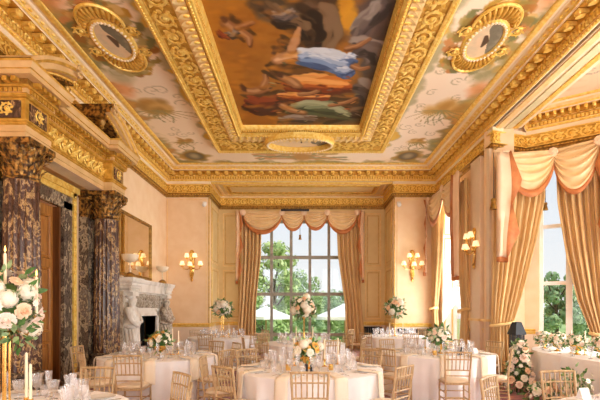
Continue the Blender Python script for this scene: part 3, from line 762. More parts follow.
# ---- oval medallions
def medallion(name, label, cx, cy, rx, ry, z, drum, shells):
    t = thing(name, label, 'medallion', (cx, cy, z), 0)
    n = 48; a = np.arange(n)*2*PI/n
    def ell(r, z_): return np.stack([(rx+r)*np.cos(a),(ry+r)*np.sin(a),np.full(n,z_)],-1)
    mb = MB(); prof = [(.0,-.01),(.0,-drum),(.03,-drum-.02),(.06,-drum-.015),(.075,-drum),(.10,-drum*.9),(.12,-.0)]
    V = np.concatenate([ell(r,z_) for r,z_ in prof]); F = grid_faces(len(prof), n, cv=True); mb.add(V, F, 0)
    for k in range(int(2*PI*max(rx,ry)/.09)):
        b = k*2*PI/int(2*PI*max(rx,ry)/.09)
        mb.tf(SPHL, ((rx+.045)*math.cos(b),(ry+.045)*math.sin(b),-drum-.02), sc=(.03,.03,.02), mi=1)
        if drum > .1: mb.tf(SPHL, ((rx+.10)*math.cos(b),(ry+.10)*math.sin(b),-drum*.55), sc=(.02,.02,.05), mi=0)
    mb.build('rim', [M['gilt'],M['cream']], parent=t)
    c = Canvas(-rx, rx, -ry, ry, min(rx,ry)/26)
    c.C[:] = (228,200,160); c.put((c.X/rx-c.Y/ry*.5 > .25+.3*c.wx), (120,112,92)); c.put(np.clip((c.wy*3+.2),0,1), (190,178,150), .5)
    c.ell(-rx*.3, ry*.1, rx*.3, ry*.35, (226,196,158), soft=.5, warp=.2); c.stroke([(-rx*.1,-ry*.3),(rx*.1,0),(rx*.05,ry*.3)],[.03,.05,.02],(92,70,52))
    c.mesh('picture', -.02, OIL, (c.X/rx)**2+(c.Y/ry)**2 < 1.06, parent=t)
    for s in shells:                                   # gadrooned crescents at the two ends
        mb = MB(); m = 13
        for k in range(m):
            f = (k-(m-1)/2)/((m-1)/2); b = s*PI/2 + f*PI*.27
            d = np.array([math.cos(b)*.8, math.sin(b), 0]); d /= np.linalg.norm(d); p = np.array([(rx+.12)*math.cos(b),(ry+.10)*math.sin(b),-.01])
            ln = .33*(1-.7*f*f)
            mb.tf(SPH, p+d*ln*.5, (-d[1],d[0],0), tuple(d), (0,0,1), (.046,ln*.55,.05), 0)
        R_ = [np.array([(rx+.12)*math.cos(s*PI/2+f*PI*.29), (ry+.10)*math.sin(s*PI/2+f*PI*.29), -.02]) + np.array([math.cos(s*PI/2+f*PI*.29)*.8, math.sin(s*PI/2+f*PI*.29), 0])*.35*(1-.7*f*f) for f in np.linspace(-1,1,20)]
        mb.add(*tube(R_, .03, 6), 1)
        for e in (-1, 1):
            b = s*PI/2 + e*PI*.36; p = np.array([(rx+.22)*math.cos(b),(ry+.2)*math.sin(b),-.01])
            mb.tf(SCROLL, p, (1,0,0),(0,1,0),(0,0,-1),(.30,.30,.2),1)
        mb.build('gilt_shell', [M['gold'],M['gilt']], parent=t)
    return t
medallion('ceiling_medallion', 'oval painted medallion with gilt shells on the ceiling above the marble doorcase', -3.42, 7.73, .26, .50, ZC-.004, .03, (-1,1))
medallion('ceiling_medallion', 'oval painted medallion with gilt shells on the ceiling towards the window bay', 3.24, 7.73, .26, .50, ZC-.004, .03, (-1,1))
medallion('ceiling_medallion', 'wide oval gilt medallion hanging over the far edge of the ceiling frame', -.12, 11.85, .84, .46, 6.2, .14, ())
# ------------------------------------------------------------------ marble doorcase on the left wall
DC = thing('doorcase', 'gilded doorcase with fluted dark marble columns and broken curved pediment', 'doorcase', (XL,7.9,0))
CYN, CYF, CXC = 6.5, 9.3, -4.27
def fluted(r0, r1, z0, z1, nfl=20):
    nz = 14; na = nfl*8
    a = np.arange(na)*2*PI/na
    fl = np.abs(np.cos(a*nfl/2))**.7
    V = []
    for i in range(nz):
        t = i/(nz-1); z = z0+(z1-z0)*t
        r = r0 + (r1-r0)*t**1.8
        dep = .020*(0 if i in (0, nz-1) else 1)
        rr = r - dep*fl
        V.append(np.stack([rr*np.cos(a), rr*np.sin(a), np.full(na, z)], -1))
    V = np.concatenate(V)
    return V, [grid_faces(nz, na, cv=True)[:, ::-1]]
def capital(r, h):
    m = MB()
    m.add(*lathe([(r*1.06,0),(r*1.12,.03),(r*1.02,.05),(r*.98,h*.3),(r*1.05,h*.6),(r*1.35,h*.86),(r*1.35,h*.88)], 24))
    for row, (z, l, nn, rr, ph) in enumerate(((.02,h*.42,12,r*1.0,0),(.12,h*.52,12,r*1.02,PI/12),(h*.42,h*.42,12,r*1.08,0),(h*.62,h*.30,16,r*1.2,.1))):
        for k in range(nn):
            a = k*2*PI/nn+ph; d = np.array([math.cos(a), math.sin(a), 0])
            m.tf(curved_leaf(1, .55, .7, .08), d*rr + UP*z, (-d[1],d[0],0), (0,0,1), tuple(d), (l*.55,l,l*.62))
    for k in range(4):
        a = PI/4+k*PI/2; d = np.array([math.cos(a), math.sin(a), 0])
        t = np.linspace(0, 1, 16); ang = 2*PI*1.4*t; rr = .09*(1-t)+.012
        pts = [d*(r*1.48 + .0) + d*(-c*R*1.0) + UP*(h*.80 + s_*R) for c, s_, R in zip(np.cos(ang), np.sin(ang), rr)]
        m.add(*tube(np.array(pts), .03*(1-.4*t), 6))
        m.tf(SPH, d*r*1.48+UP*h*.80, sc=(.04,.04,.04))
    m.box((0,0,h*.93), (r*2.75,r*2.75,h*.14))
    m.box((0,0,h*.865), (r*2.55,r*2.55,h*.05))
    return np.concatenate(m.V), [A for A, _ in m.F]
R0, R1, ZS0, ZS1, CH = .265, .235, .62, 3.46, .57
for y in (CYN, CYF):
    col = bpy.data.objects.new('column', None); COL.objects.link(col); col.parent = DC
    col.location = (CXC-XL, y-7.9, 0)
    mb = MB(); mb.add(*fluted(R0, R1, ZS0, ZS1)); mb.build('shaft', M['breccia'], parent=col, angle=60)
    mb = MB(); mb.tf((lambda c: c)(capital(R1, CH)), (0,0,ZS1)); mb.build('capital', M['bronze'], parent=col)
    mb = MB(); mb.box((0,0,.16),(.78,.78,.32)); mb.box((0,0,.36),(.70,.70,.08))
    mb.add(*lathe([(.36,.40),(.36,.47),(.31,.5),(.31,.54),(.33,.56),(.33,.6),(.265,.62)], 32)); mb.build('base', M['breccia2'], parent=col)
# pilasters on the wall behind the columns
for y in (CYN, CYF):
    mb = MB(); mb.box((XL+.10,y,1.9),(.2,.46,3.2)); 
    for k in range(-2, 3): mb.add(*tube([(XL+.205,y+k*.085,.6),(XL+.205,y+k*.085,3.4)], .022, 6))
    mb.build('pilaster', M['breccia2'], parent=DC, world=True)
    mb = MB(); mb.box((XL+.135,y,3.96),(.26,.54,.12))
    for k in range(5):
        mb.tf(curved_leaf(1,.62,.6,.1), (XL+.2,y-.2+k*.1,3.48), (0,1,0), (0,0,1), (1,0,0), (.25,.4,.22))
    mb.box((XL+.1,y,3.72),(.2,.44,.5)); mb.build('pilaster_capital', M['bronze'], parent=DC, world=True)
# entablature: breaks forward over each column
XE, XBK = XL+.34, XL+.76
y0, y1 = CYN-.30, CYF+.30
PLAN = [(XL,y0),(XBK-.02,y0),(XBK-.02,CYN+.30),(XE+.22,CYN+.30),(XE+.22,CYF-.30),(XBK-.02,CYF-.30),(XBK-.02,y1),(XL,y1)]
PLAN = [(x,y) for x,y in PLAN]
def ent(prof, ms):
    # outward offsets: walk the plan so that outside is on the right
    mb = MB(); sweep(mb, PLAN[::-1] if False else PLAN, [(d,z) for d,z in prof], False, ms); return mb
# check side: going +X along the near face, right-hand normal is -Y (outwards)
mb = ent([(-.3,4.03),(0,4.03),(0,4.11),(.012,4.11),(.012,4.2),(.03,4.215),(.03,4.235),(.05,4.25),(.05,4.27),(-.3,4.27)], [1,0,2,0,2,2,2,2,0])
mb.box(((XL+XE+.2)/2,7.9,4.15),(XE+.2-XL,y1-y0-.02,.2),0)
mb.build('architrave', [M['entab'],M['dado'],M['gold']], parent=DC, world=True, angle=30)
mb = ent([(-.02,4.268),(-.012,4.27),(-.012,4.6),(-.02,4.605)], [0,0,0])
fr_ = frames(PLAN)
for i, (a, b, t, n, L) in enumerate(fr_):
    if i == 3:
        k = 8
        for j in range(k):
            f = 1 if j % 2 else -1
            p = a + t*(j+.5)*L/k
            mb.tf(SCROLL, (p[0]+n[0]*-.01, p[1], 4.435), (t[0],t[1],0), (0,0,f), (n[0],n[1],0), (L/k*1.05,.33,.16), 1)
            mb.tf(curved_leaf(1,.4,.6,.1), (p[0]+n[0]*0, p[1], 4.3), (t[0],t[1],0), (t[0]*.7,t[1]*.7,.7), (n[0],n[1],0), (.3,.34,.16), 1)
    elif L > .2:
        p = (a+b)/2
        if i == 0: p = b - t*.27
        mb.box((p[0],p[1],4.435),(min(L,.46)-.06,.02,.25),2,(t[0],t[1],0),(n[0],n[1],0),(0,0,1))
        mb.tf(SCROLL, (p[0]+n[0]*.008, p[1]+n[1]*.008, 4.435), (t[0],t[1],0), (0,0,1), (n[0],n[1],0), (.22,.2,.12), 1)
mb.build('frieze', [M['gold'],M['gilt'],M['breccia']], parent=DC, world=True, angle=40)
CP = [(-.02,4.60),(.02,4.61),(.04,4.63),(.04,4.645),(.05,4.65),(.05,4.715),(.085,4.725),(.085,4.745),(.09,4.75),(.09,4.83),(.21,4.835),(.21,4.90),(.225,4.91),(.235,4.95),(.26,4.985),(.265,5.02),(-.3,5.025)]
mb = ent(CP, [2,2,2,2,0,2,2,2,1,0,0,2,0,0,2,0])
for i, (a, b, t, n, L) in enumerate(fr_):
    for st, z, dd, sz in ((.075,4.683,.07,(.045,.04,.055)),(.13,4.79,.14,(.07,.11,.06))):
        k = max(1, int((L+.1)/st))
        for j in range(k):
            p = a + t*((j+.5)*L/k)
            mb.box((p[0]+n[0]*(dd-.012), p[1]+n[1]*(dd-.012), z), sz, 2, (t[0],t[1],0),(n[0],n[1],0),(0,0,1))
mb.box(((XL+XE+.2)/2,7.9,4.8),(XE+.2-XL,y1-y0-.02,.4),0)
mb.build('cornice', [M['entab'],M['oldgold'],M['gold']], parent=DC, world=True, angle=30)
# broken segmental pediment: two swept arcs with scrolled, dark cut ends
XF = XBK+.23
yc, half, gap, hh = 7.9, 1.98, .62, .66
Rr = (half**2+hh**2)/(2*hh)
def zarc(d, R=Rr): return math.sqrt(max(R*R-d*d, 0)) - (Rr-hh) + 5.02
sec = [(.0,.0),(.0,.05),(-.03,.09),(-.05,.09),(-.05,.17),(-.07,.19),(-.16,.2),(-.16,.28)]   # (from face back, below the top)
for s in (-1, 1):
    mb = MB(); n = 18; V = []
    for k in range(n):
        d = gap + (half-gap)*k/(n-1)
        zt = zarc(d)
        nz = math.sqrt(1-(d/Rr)**2); ny = s*d/Rr
        for dx, dn in [(-.90,.0)] + sec + [(-.6,.28)]:
            V.append((XF+dx, yc+s*d-ny*dn, max(zt-nz*dn, 5.02 if dn < .1 else 5.0)))
    k_ = len(sec)+2
    g = grid_faces(n, k_).reshape(n-1, k_-1, 4); base = mb.n; mb.V.append(np.array(V)); mb.n += len(V)
    for j in range(k_-1): mb.F.append((g[:, j]+base, (0,0,2,0,0,2,0,1,1)[j]))
    mb.F.append((q([list(range(k_))])+base, 1))
    for k in range(22):                                # egg ornaments under the arc
        d = gap + (half-gap-.15)*(k+.5)/22; mb.tf(SPHL, (XF-.15, yc+s*d, zarc(d)-.235), sc=(.03,.03,.03), mi=2)
    # scroll at the cut end
    d = gap; t = np.linspace(0, 1, 18); ang = 2*PI*1.3*t + PI/2; rr = .10*(1-t)+.012
    mb.add(*tube(np.stack([np.full(18, XF+.005), yc+s*(d+.05)-s*rr*np.cos(ang), zarc(d)-.11+rr*np.sin(ang)], -1), .02, 6), 0)
    mb.build('pediment', [M['entab'],M['bronze'],M['gold']], parent=DC, world=True, angle=35)
    mb = MB()                                          # dark carved drop at the cut
    mb.tf(lathe([(.02,0),(.05,.03),(.035,.07),(.06,.11),(.075,.16),(.03,.2),(.02,.24)], 12), (XF-.25, yc+s*(gap+.02), 5.12))
    mb.build('finial', M['oldgold'], parent=DC, world=True)
# tympanum mouldings inside the broken pediment
mb = MB()
mb.add(*tube([(XL+.3, yc+d, zarc(d)-.42) for d in np.linspace(-1.75,1.75,40)], .05, 6))
mb.box((XL+.16, yc, 5.15),(.3,2.4,.3)); mb.tf(SCROLL, (XL+.27,yc-.35,5.18),(0,1,0),(0,0,1),(1,0,0),(.5,.3,.3)); mb.tf(SCROLL, (XL+.27,yc+.35,5.18),(0,-1,0),(0,0,1),(1,0,0),(.5,.3,.3))
mb.build('tympanum', M['gilt'], parent=DC, world=True)
# door surround: marble architrave, gilt mouldings and gilt overdoor
mb = MB(); w = .30
for ys in (DY0-w/2, DY1+w/2): mb.box((XL+.045,ys,1.83),(.09,w,3.66))
mb.box((XL+.045,(DY0+DY1)/2,DZ+.13),(.09,DY1-DY0+2*w,.26)); mb.build('door_surround', M['breccia2'], parent=DC, world=True, smooth=False)
mb = MB(); w2 = .12
for ys in (DY0-w-w2/2, DY1+w+w2/2):
    mb.box((XL+.06,ys,1.95),(.12,w2,3.9)); 
    for k in range(54): mb.tf(SPHL, (XL+.125,ys,.1+k*.07), sc=(.02,.03,.03))
mb.box((XL+.06,(DY0+DY1)/2,DZ+.31),(.12,DY1-DY0+2*w+2*w2,.10)); mb.box((XL+.08,(DY0+DY1)/2,DZ+.42),(.16,DY1-DY0+2*w+2*w2+.1,.12))
for k in range(9): mb.tf(SCROLL, (XL+.16,DY0-.2+k*.19,DZ+.42),(0,1,0),(0,0,1 if k%2 else -1),(1,0,0),(.2,.12,.1))
mb.build('gilt_moulding', M['gilt'], parent=DC, world=True)
# the panelled door itself
D = struct(thing('door_1', None, None, (XL-.12,(DY0+DY1)/2,0)))
mb = MB(); mb.box((XL-.12,(DY0+DY1)/2,DZ/2),(.06,DY1-DY0,DZ)); mb.build('door_leaf', M['wood'], parent=D, world=True, smooth=False)
for z0, z1 in ((.2,.95),(1.1,2.35),(2.5,3.35)):
    mb = MB(); yw = DY1-DY0-.36
    rect_mould(mb, (XL-.09,DY0+.18,z0), (0,1,0), yw, z1-z0, (1,0,0), .07, .03); mb.box((XL-.075,(DY0+DY1)/2,(z0+z1)/2),(.03,yw-.26,z1-z0-.26))
    mb.build('door_panel', M['wood'], parent=D, world=True, smooth=False)
for ys in (DY0+.03, DY1-.03):
    mb = MB(); mb.box((XL-.04,ys,DZ/2),(.14,.06,DZ)); mb.build('door_jamb', M['woodd'], parent=D, world=True, smooth=False)

# ------------------------------------------------------------------ white marble fireplace
FP = thing('fireplace', 'white marble chimneypiece carved with draped figures around a dark hearth', 'fireplace', (XL,12.2,0))
XM = -4.2; FY0_, FY1_ = 10.55, 13.85; ZM = 2.33
mb = MB()
pl = [(XL,FY0_),(XM-.02,FY0_),(XM-.02,FY0_+.62),(XM-.12,FY0_+.62),(XM-.12,FY1_-.62),(XM-.02,FY1_-.62),(XM-.02,FY1_),(XL,FY1_)]
sweep(mb, pl, [(-.08,1.96),(-.08,2.0),(-.06,2.02),(-.06,2.06),(-.03,2.08),(-.02,2.13),(.0,2.14),(.0,2.2),(.03,2.22),(.05,2.27),(.06,2.33),(-.4,2.335)])
mb.box(((XL+XM-.1)/2,12.2,2.16),(XM-.1-XL,FY1_-FY0_-.06,.33))
for i, (a, b, t, n, L) in enumerate(frames(pl)):
    for j in range(int(L/.07)):
        p = a+t*(j+.5)*.07; mb.box((p[0]-n[0]*.05,p[1]-n[1]*.05,2.04),(.04,.04,.035),0,(t[0],t[1],0),(n[0],n[1],0),(0,0,1))
mb.build('mantel_shelf', M['wmarble'], parent=FP, world=True, angle=35)
mb = MB(); mb.box((XL+.16,12.2,1.72),(.32,1.9,.5))
for k in range(7): mb.tf(SCROLL, (XL+.325,11.45+k*.25,1.72),(0,1 if k%2 else -1,0),(0,0,1),(1,0,0),(.28,.36,.16))
mb.build('carved_frieze', M['vmarble'], parent=FP, world=True)
for y in (FY0_+.30, FY1_-.30):
    mb = MB(); mb.box((XL+.16,y,1.0),(.30,.56,2.0)); mb.box((XL+.24,y,.12),(.5,.6,.24)); mb.build('jamb', M['vmarble'], parent=FP, world=True, smooth=False)
mb = MB()
for k, (w, dp) in enumerate(((.22,.10),(.12,.16))):
    for y in (11.25-w/2+.02, 12.75+w/2-.02): mb.box((XL+.16+dp/2,y,.78),(dp+.2,w,1.56))
    mb.box((XL+.16+dp/2,12.0,1.36+w/2),(dp+.2,1.5+2*w-.06,w))
mb.build('inner_surround', M['wmarble'], parent=FP, world=True, smooth=False)
mb = MB(); mb.box((XL-.55,12.0,.7),(.05,1.6,1.5)); mb.box((XL-.28,11.23,.7),(.6,.05,1.5)); mb.box((XL-.28,12.77,.7),(.6,.05,1.5)); mb.box((XL-.28,12.0,1.42),(.6,1.6,.06)); mb.box((XL-.28,12.0,.01),(.6,1.5,.06))
mb.build('hearth', M['dark'], parent=FP, world=True, smooth=False)
mb = MB()                                              # fire basket
for k in range(9): bar(mb, (XL-.2,11.65+k*.09,.12),(XL-.2,11.65+k*.09,.5),.012)
bar(mb, (XL-.2,11.6,.5),(XL-.2,12.42,.5),.016); bar(mb, (XL-.2,11.6,.14),(XL-.2,12.42,.14),.016)
for y in (11.6,12.42): bar(mb, (XL-.2,y,.03),(XL-.2,y,.62),.022)
mb.build('fire_basket', M['black'], parent=FP, world=True)
def statue(y, mat):
    """draped term figure standing against the jamb"""
    bm_v, ed, rad = [], [], []
    def v(x, yy, z, r): bm_v.append((XL+.38+x*1.2, y+yy*1.25, z)); rad.append(r*1.28); return len(bm_v)-1
    pel = v(0,0,1.05,.17); wa = v(.02,0,1.25,.135); ch = v(.04,0,1.46,.165); nk = v(.03,0,1.62,.06); hd = v(.05,.01,1.76,.098); ht = v(.04,.01,1.86,.07)
    ed += [(pel,wa),(wa,ch),(ch,nk),(nk,hd),(hd,ht)]
    for s in (-1, 1):
        sh = v(.03,s*.19,1.54,.068); el_ = v(.10,s*.25,1.30,.052); ha = v(.20,s*.10,1.16+.05*s,.042); ed += [(ch,sh),(sh,el_),(el_,ha)]
    kn = v(.04,.02,.66,.165); ft = v(.02,0,.30,.15); ed += [(pel,kn),(kn,ft)]
    me = bpy.data.meshes.new('carved_figure'); me.from_pydata(bm_v, ed, []); 
    o = bpy.data.objects.new('carved_figure', me); COL.objects.link(o)
    o.modifiers.new('skin', 'SKIN'); me.skin_vertices or None
    for sv, r_ in zip(me.skin_vertices[0].data, rad): sv.radius = (r_, r_)
    me.skin_vertices[0].data[0].use_root = True
    ss = o.modifiers.new('sub', 'SUBSURF'); ss.levels = 2; ss.render_levels = 2
    me.materials.append(mat); o.parent = FP; o.location = tuple(-np.array(FP.location))
    # drapery folds round the figure
    mb = MB()
    for k in range(11):
        a = -PI*.75 + k*PI*1.5/10
        p = [(XL+.36+(.15+.08*t)*math.cos(a+.5*math.sin(3*t))*1.15, y+(.17+.07*t)*math.sin(a+.35*math.sin(2.4*t+k)), 1.14-.9*t) for t in np.linspace(0, 1, 10)]
        mb.add(*tube(p, [.03+.02*math.sin(PI*t) for t in np.linspace(0,1,10)], 6))
    mb.add(*tube([(XL+.38+.21*math.cos(a), y+.23*math.sin(a), 1.16+.06*math.sin(a*1.5)) for a in np.linspace(-2.4,2.4,16)], .05, 6))
    mb.add(*tube([(XL+.50,y-.14,1.52),(XL+.53,y-.02,1.38),(XL+.50,y+.14,1.22),(XL+.42,y+.2,1.1)], [.03,.04,.045,.04], 6))
    mb.tf(SPH, (XL+.38,y+.01,1.85), sc=(.13,.13,.085)); mb.tf(SPH, (XL+.28,y+.01,1.80), sc=(.09,.12,.11))
    mb.build('drapery', mat, parent=FP, world=True, angle=80)
    mb = MB(); mb.box((XL+.34,y,.15),(.44,.46,.3)); mb.build('plinth', M['wmarble'], parent=FP, world=True, smooth=False); mb = MB(); mb.box((XL+.34,y,1.93),(.36,.4,.1)); mb.build('abacus', M['wmarble'], parent=FP, world=True, smooth=False)
statue(FY0_+.30, M['wmarble']); statue(FY1_-.30, M['vmarble'])
# overmantel mirror
MR = thing('overmantel_mirror', 'gilt framed mirror hanging over the white marble mantel', 'mirror', (XL,12.15,2.4))
mb = MB(); rect_mould(mb, (XL+.0,10.95,2.42), (0,1,0), 2.36, 1.72, (1,0,0), .10, .06); mb.build('frame', M['oldgold'], parent=MR, world=True)
mb = MB(); mb.box((XL+.012,12.13,3.28),(.02,2.24,1.6)); mb.build('mirror_glass', M['mirror'], parent=MR, world=True, smooth=False)
def urn(y, s, label):
    t = thing('mantel_urn', label, 'urn', (-4.42,y,ZM+.006))
    mb = MB(); mb.add(*lathe([(.14,0),(.14,.02),(.12,.07),(.07,.12),(.03,.14)], 20)); mb.build('foot', M['oldgold'], parent=t)
    mb = MB(); mb.add(*lathe([(.022,.13),(.02,.2),(.035,.22),(.018,.25),(.02,.36),(.04,.38)], 14)); mb.build('stem', M['alab'], parent=t)
    mb = MB(); mb.add(*lathe([(.03,.375),(.11,.40),(.17,.45),(.195,.53),(.20,.56),(.185,.56),(.16,.47),(.03,.40)], 28, cap=False)); mb.build('bowl', M['alab'], parent=t)
    t.scale = (s,)*3
urn(10.93, 1.06, 'cream alabaster bowl on a stem at the end of the mantel nearest the columns')
urn(13.42, .95, 'cream alabaster bowl on a stem at the end of the mantel nearest the windowed recess')

# ------------------------------------------------------------------ wall sconces, cameras
def sconce(x, y, z, n, label, k=5):
    n = np.array(n, float); u = np.array([-n[1], n[0], 0]); t = thing('wall_sconce', label, 'sconce', (x,y,z))
    mb = MB(); c = np.array([x,y,z])
    mb.tf(sphere(10,8), c+n*.02, u, n, UP, (.07,.03,.5)); mb.tf(SPH, c+n*.03+UP*.45, u, n, UP, (.09,.05,.12)); mb.tf(SPH, c+n*.04, u, n, UP, (.11,.06,.13)); mb.tf(SPHL, c+n*.03-UP*.46, u, n, UP, (.05,.04,.08))
    for s in (-1,1): mb.tf(curved_leaf(1,.5,.4,.1), c+n*.04+UP*.15, u*s, UP, n, (.3,.4,.1)); mb.tf(curved_leaf(1,.5,.4,.1), c+n*.04-UP*.12, u*s, -UP, n, (.3,.35,.1))
    mb.build('backplate', M['brass'], parent=t, world=True)
    for a, r, h in ((-1.15,.34,-.02),(-.55,.26,.24),(0,.34,-.06),(.55,.26,.24),(1.15,.34,-.02)):
        d = u*math.sin(a) + n*math.cos(a)*.8
        e = c + d*r + UP*h
        mb = MB(); mb.add(*tube([c+n*.04-UP*.02, c+d*r*.45-UP*.1+UP*h*.4, c+d*r*.85-UP*.08+UP*h, e], [.016,.014,.013,.012], 6))
        mb.tf(lathe([(.0,-.01),(.05,0),(.055,.015),(.02,.02),(.014,.03),(.014,.10),(.0,.1)], 10), e); ar = mb.build('arm', M['brass'], parent=t, world=True)
        mb = MB(); mb.tf(lathe([(.085,.06),(.09,.065),(.055,.19),(.05,.19),(.082,.062)], 16, cap=False), e); mb.build('lamp_shade', M['shade'], parent=ar, loc=None, world=False).location = tuple(-np.array(t.location))
SCN = [(px(192,262,YB)[0], YB, EYE+1.47, (0,-1,0), 'gilt wall sconce with five lit shades between the mirror and the recess'),
       (px(412,262,YB)[0], YB, EYE+1.47, (0,-1,0), 'gilt wall sconce with five shades between the recess and the far corner window'),
       (XR-.1, 11.28, 3.12, (-1,0,0), 'gilt wall sconce with five shades on the pilaster beside the window bay')]
for s in SCN: sconce(*s)
for x, lb in ((RX0-.14,'small white dome camera high beside the recess on the fireplace side'),(RX1+.14,'small white dome camera high beside the recess on the bay side')):
    t = thing('security_camera', lb, 'camera', (x,YB,5.2))
    mb = MB(); mb.box((x,YB-.03,5.2),(.12,.06,.08)); mb.build('bracket', M['plast'], parent=t, world=True)
    mb = MB(); mb.tf(sphere(14,8), (x,YB-.1,5.13), sc=(.08,.08,.08)); mb.build('dome', M['plast'], parent=t, world=True)
# ------------------------------------------------------------------ curtains
def curtain_mesh(mb, P0, dirx, nrm, keys, pleats, amp, nu=90, nv=44, off=.0, mi=0, seed=0):
    """keys: (z, a_left, a_right, swell) from top to bottom"""
    P0 = np.array(P0, float); d = np.array([*dirx, 0.]); n = np.array([*nrm, 0.])
    keys = sorted(keys, reverse=True); kz = np.array([k[0] for k in keys])
    r = np.random.default_rng(seed); ph = r.random()*6; jit = np.cumsum(r.normal(0, .35, nu))*.35
    V = np.zeros((nu, nv, 3)); s = np.linspace(0, 1, nu)
    zs = np.linspace(kz[0], kz[-1], nv)
    for j, z in enumerate(zs):
        f = lambda c: np.interp(-z, -kz, [k[c] for k in keys])
        a0, a1, sw = f(1), f(2), f(3)
        a = a0 + (a1-a0)*s
        w = np.sin(2*PI*pleats*s + ph + jit)
        dep = amp*sw*(w + .35*np.sin(2*PI*pleats*2.3*s+1.3*ph)) + off
        V[:, j] = P0 + np.outer(a, d) + np.outer(dep, n) + UP*z
    mb.add(V.reshape(-1, 3), grid_faces(nu, nv), mi)
def curtain(name, label, P0, dirx, nrm, keys, pleats, amp, tie=None, seed=1, group=None):
    P0 = np.array(P0, float)
    t = thing(name, label, 'curtain', (P0[0]+dirx[0]*keys[0][1], P0[1]+dirx[1]*keys[0][1], keys[-1][0]))
    mb = MB(); curtain_mesh(mb, P0, dirx, nrm, keys, pleats, amp, seed=seed)
    o = mb.build('drape', M['silk'], parent=t, world=True, angle=180)
    m = o.modifiers.new('thick', 'SOLIDIFY'); m.thickness = .008
    if tie:
        z, a0, a1 = tie; d = np.array([*dirx, 0.]); n = np.array([*nrm, 0.])
        c = P0 + d*(a0+a1)/2; ra = (a1-a0)/2 + .03
        mb = MB(); k = 26
        pts = [c + d*ra*math.cos(b) + n*(.03+.14*math.sin(b)) + UP*(z + .05*math.cos(b)) for b in np.linspace(0, 2*PI, k, endpoint=False)]
        mb.add(*tube(pts, .035, 8, closed=True)); 
        for i in range(0, k, 1): mb.tf(SPHL, pts[i], sc=(.035,.035,.045))
        mb.build('tieback', M['pale'], parent=t, world=True)
    return t
def swag(mb, A, B, nrm, drop, folds=5, bulge=.14, top=.0, seed=0, nu=30, nv=36):
    """one draped swag hung from A to B; slot 0 silk, slot 1 fringe"""
    A = np.array(A, float); B = np.array(B, float); n = np.array([*nrm, 0.])
    s = np.linspace(0, 1, nu); V = np.zeros((nu, nv, 3)); r = np.random.default_rng(seed)
    for i, u in enumerate(s):
        env = (4*u*(1-u))**.62
        sh = .5 + .5*np.abs(2*u-1)**1.0
        for j in range(nv):
            v = j/(nv-1)
            z = -(drop*env*v + .05*v) - top*env*(1-v)*.25
            f = 1-2*abs(math.sin(PI*folds*v**.85 + .5*(u-.5) + seed*.7))**.7
            out = bulge*env**.7*(.35+.65*math.sin(PI*min(v,.98)**.8)) + .085*(1-.45*v)*f*env**.5 + .02
            V[i, j] = A*(1-u) + B*u + UP*z + n*out
    mb.add(V.reshape(-1, 3), grid_faces(nu, nv), 0)
    lo = V[:, -1]; e = MB()
    F = np.stack([lo + UP*.06 + n*.02, lo - UP*.11 + n*.02], 1).reshape(-1, 3)
    mb.add(F, grid_faces(nu, 2), 1)
def jabot(mb, P, d, n, ztop, zbot, w, fl=1, steps=3):
    """cascading tail: blush face and zigzag rust lining"""
    P = np.array(P, float); d = np.array([*d, 0.])*fl; n = np.array([*n, 0.])
    nv = steps*8+1; rows = []
    for j in range(nv):
        v = j/(nv-1); z = ztop + (zbot-ztop)*v
        zz = abs((v*steps) % 1 - .5)*2          # 1..0..1
        face = w*(.42 + .10*math.sin(v*5)); edge = face + w*(.46*(1-zz)+.02)*(.75+.25*v)
        rows.append([P + d*0 + n*.10 + UP*z, P + d*face*.35 + n*.16 + UP*z, P + d*face*.7 + n*.12 + UP*z, P + d*face + n*.18 + UP*(z-.02), P + d*edge + n*(.20+.05*zz) + UP*(z - .05*(1-zz))])
    V = np.array(rows).reshape(-1, 3); g = grid_faces(nv, 5).reshape(nv-1, 4, 4)
    base = mb.n; mb.V.append(V); mb.n += len(V)
    for j in range(4): mb.F.append((g[:, j]+base, 1 if j == 3 else 0))
    b = MB(); e = V.reshape(nv, 5, 3)[-1]
    F = np.stack([e + n*.004, e - UP*.12 + n*.004], 1).reshape(-1, 3); mb.add(F, grid_faces(5, 2), 1)
def rosette(mb, c, n, r=.12):
    c = np.array(c, float); n = np.array([*n, 0.]); u = np.array([-n[1], n[0], 0])
    for ring, k in ((1,9),(.6,6)):
        for i in range(k):
            a = i*2*PI/k; mb.tf(SPHL, c + (u*math.cos(a)+UP*math.sin(a))*r*.62*ring + n*(.12-.02*ring), u, n, UP, (r*.38,r*.3,r*.38))
    mb.tf(SPHL, c+n*.13, u, n, UP, (r*.3,)*3)
def valance(label, pts, nrms, drops, jab0, jab1, top):
    """pts: hang points along the pelmet"""
    t = thing('swag_valance', label, 'valance', tuple(pts[0]))
    for i in range(len(pts)-1):
        mb = MB(); swag(mb, pts[i], pts[i+1], nrms[i], drops[i], seed=i); o = mb.build('swag', [M['swag'],M['rust']], parent=t, world=True, angle=180)
        m = o.modifiers.new('thick', 'SOLIDIFY'); m.thickness = .006
    for i, p in enumerate(pts):
        mb = MB(); rosette(mb, p, nrms[min(i, len(nrms)-1)]); mb.build('rosette', M['pinkjab'], parent=t, world=True)
    for jb in (jab0, jab1):
        if jb:
            mb = MB(); jabot(mb, *jb); o = mb.build('tail', [M['pinkjab'],M['rust']], parent=t, world=True, angle=60)
            m = o.modifiers.new('thick', 'SOLIDIFY'); m.thickness = .006
    mb = MB()
    for a, b, n in zip(pts[:-1], pts[1:], nrms):
        a = np.array(a, float); b = np.array(b, float); d = b-a; L = np.linalg.norm(d); d /= L; n3 = np.array([*n, 0.])
        mb.box((a+b)/2 + n3*.0 + UP*.04, (L+.02,.06,.06), 0, tuple(d), tuple(n3), (0,0,1))
    mb.build('pelmet_board', M['swag'], parent=t, world=True, smooth=False)
    return t
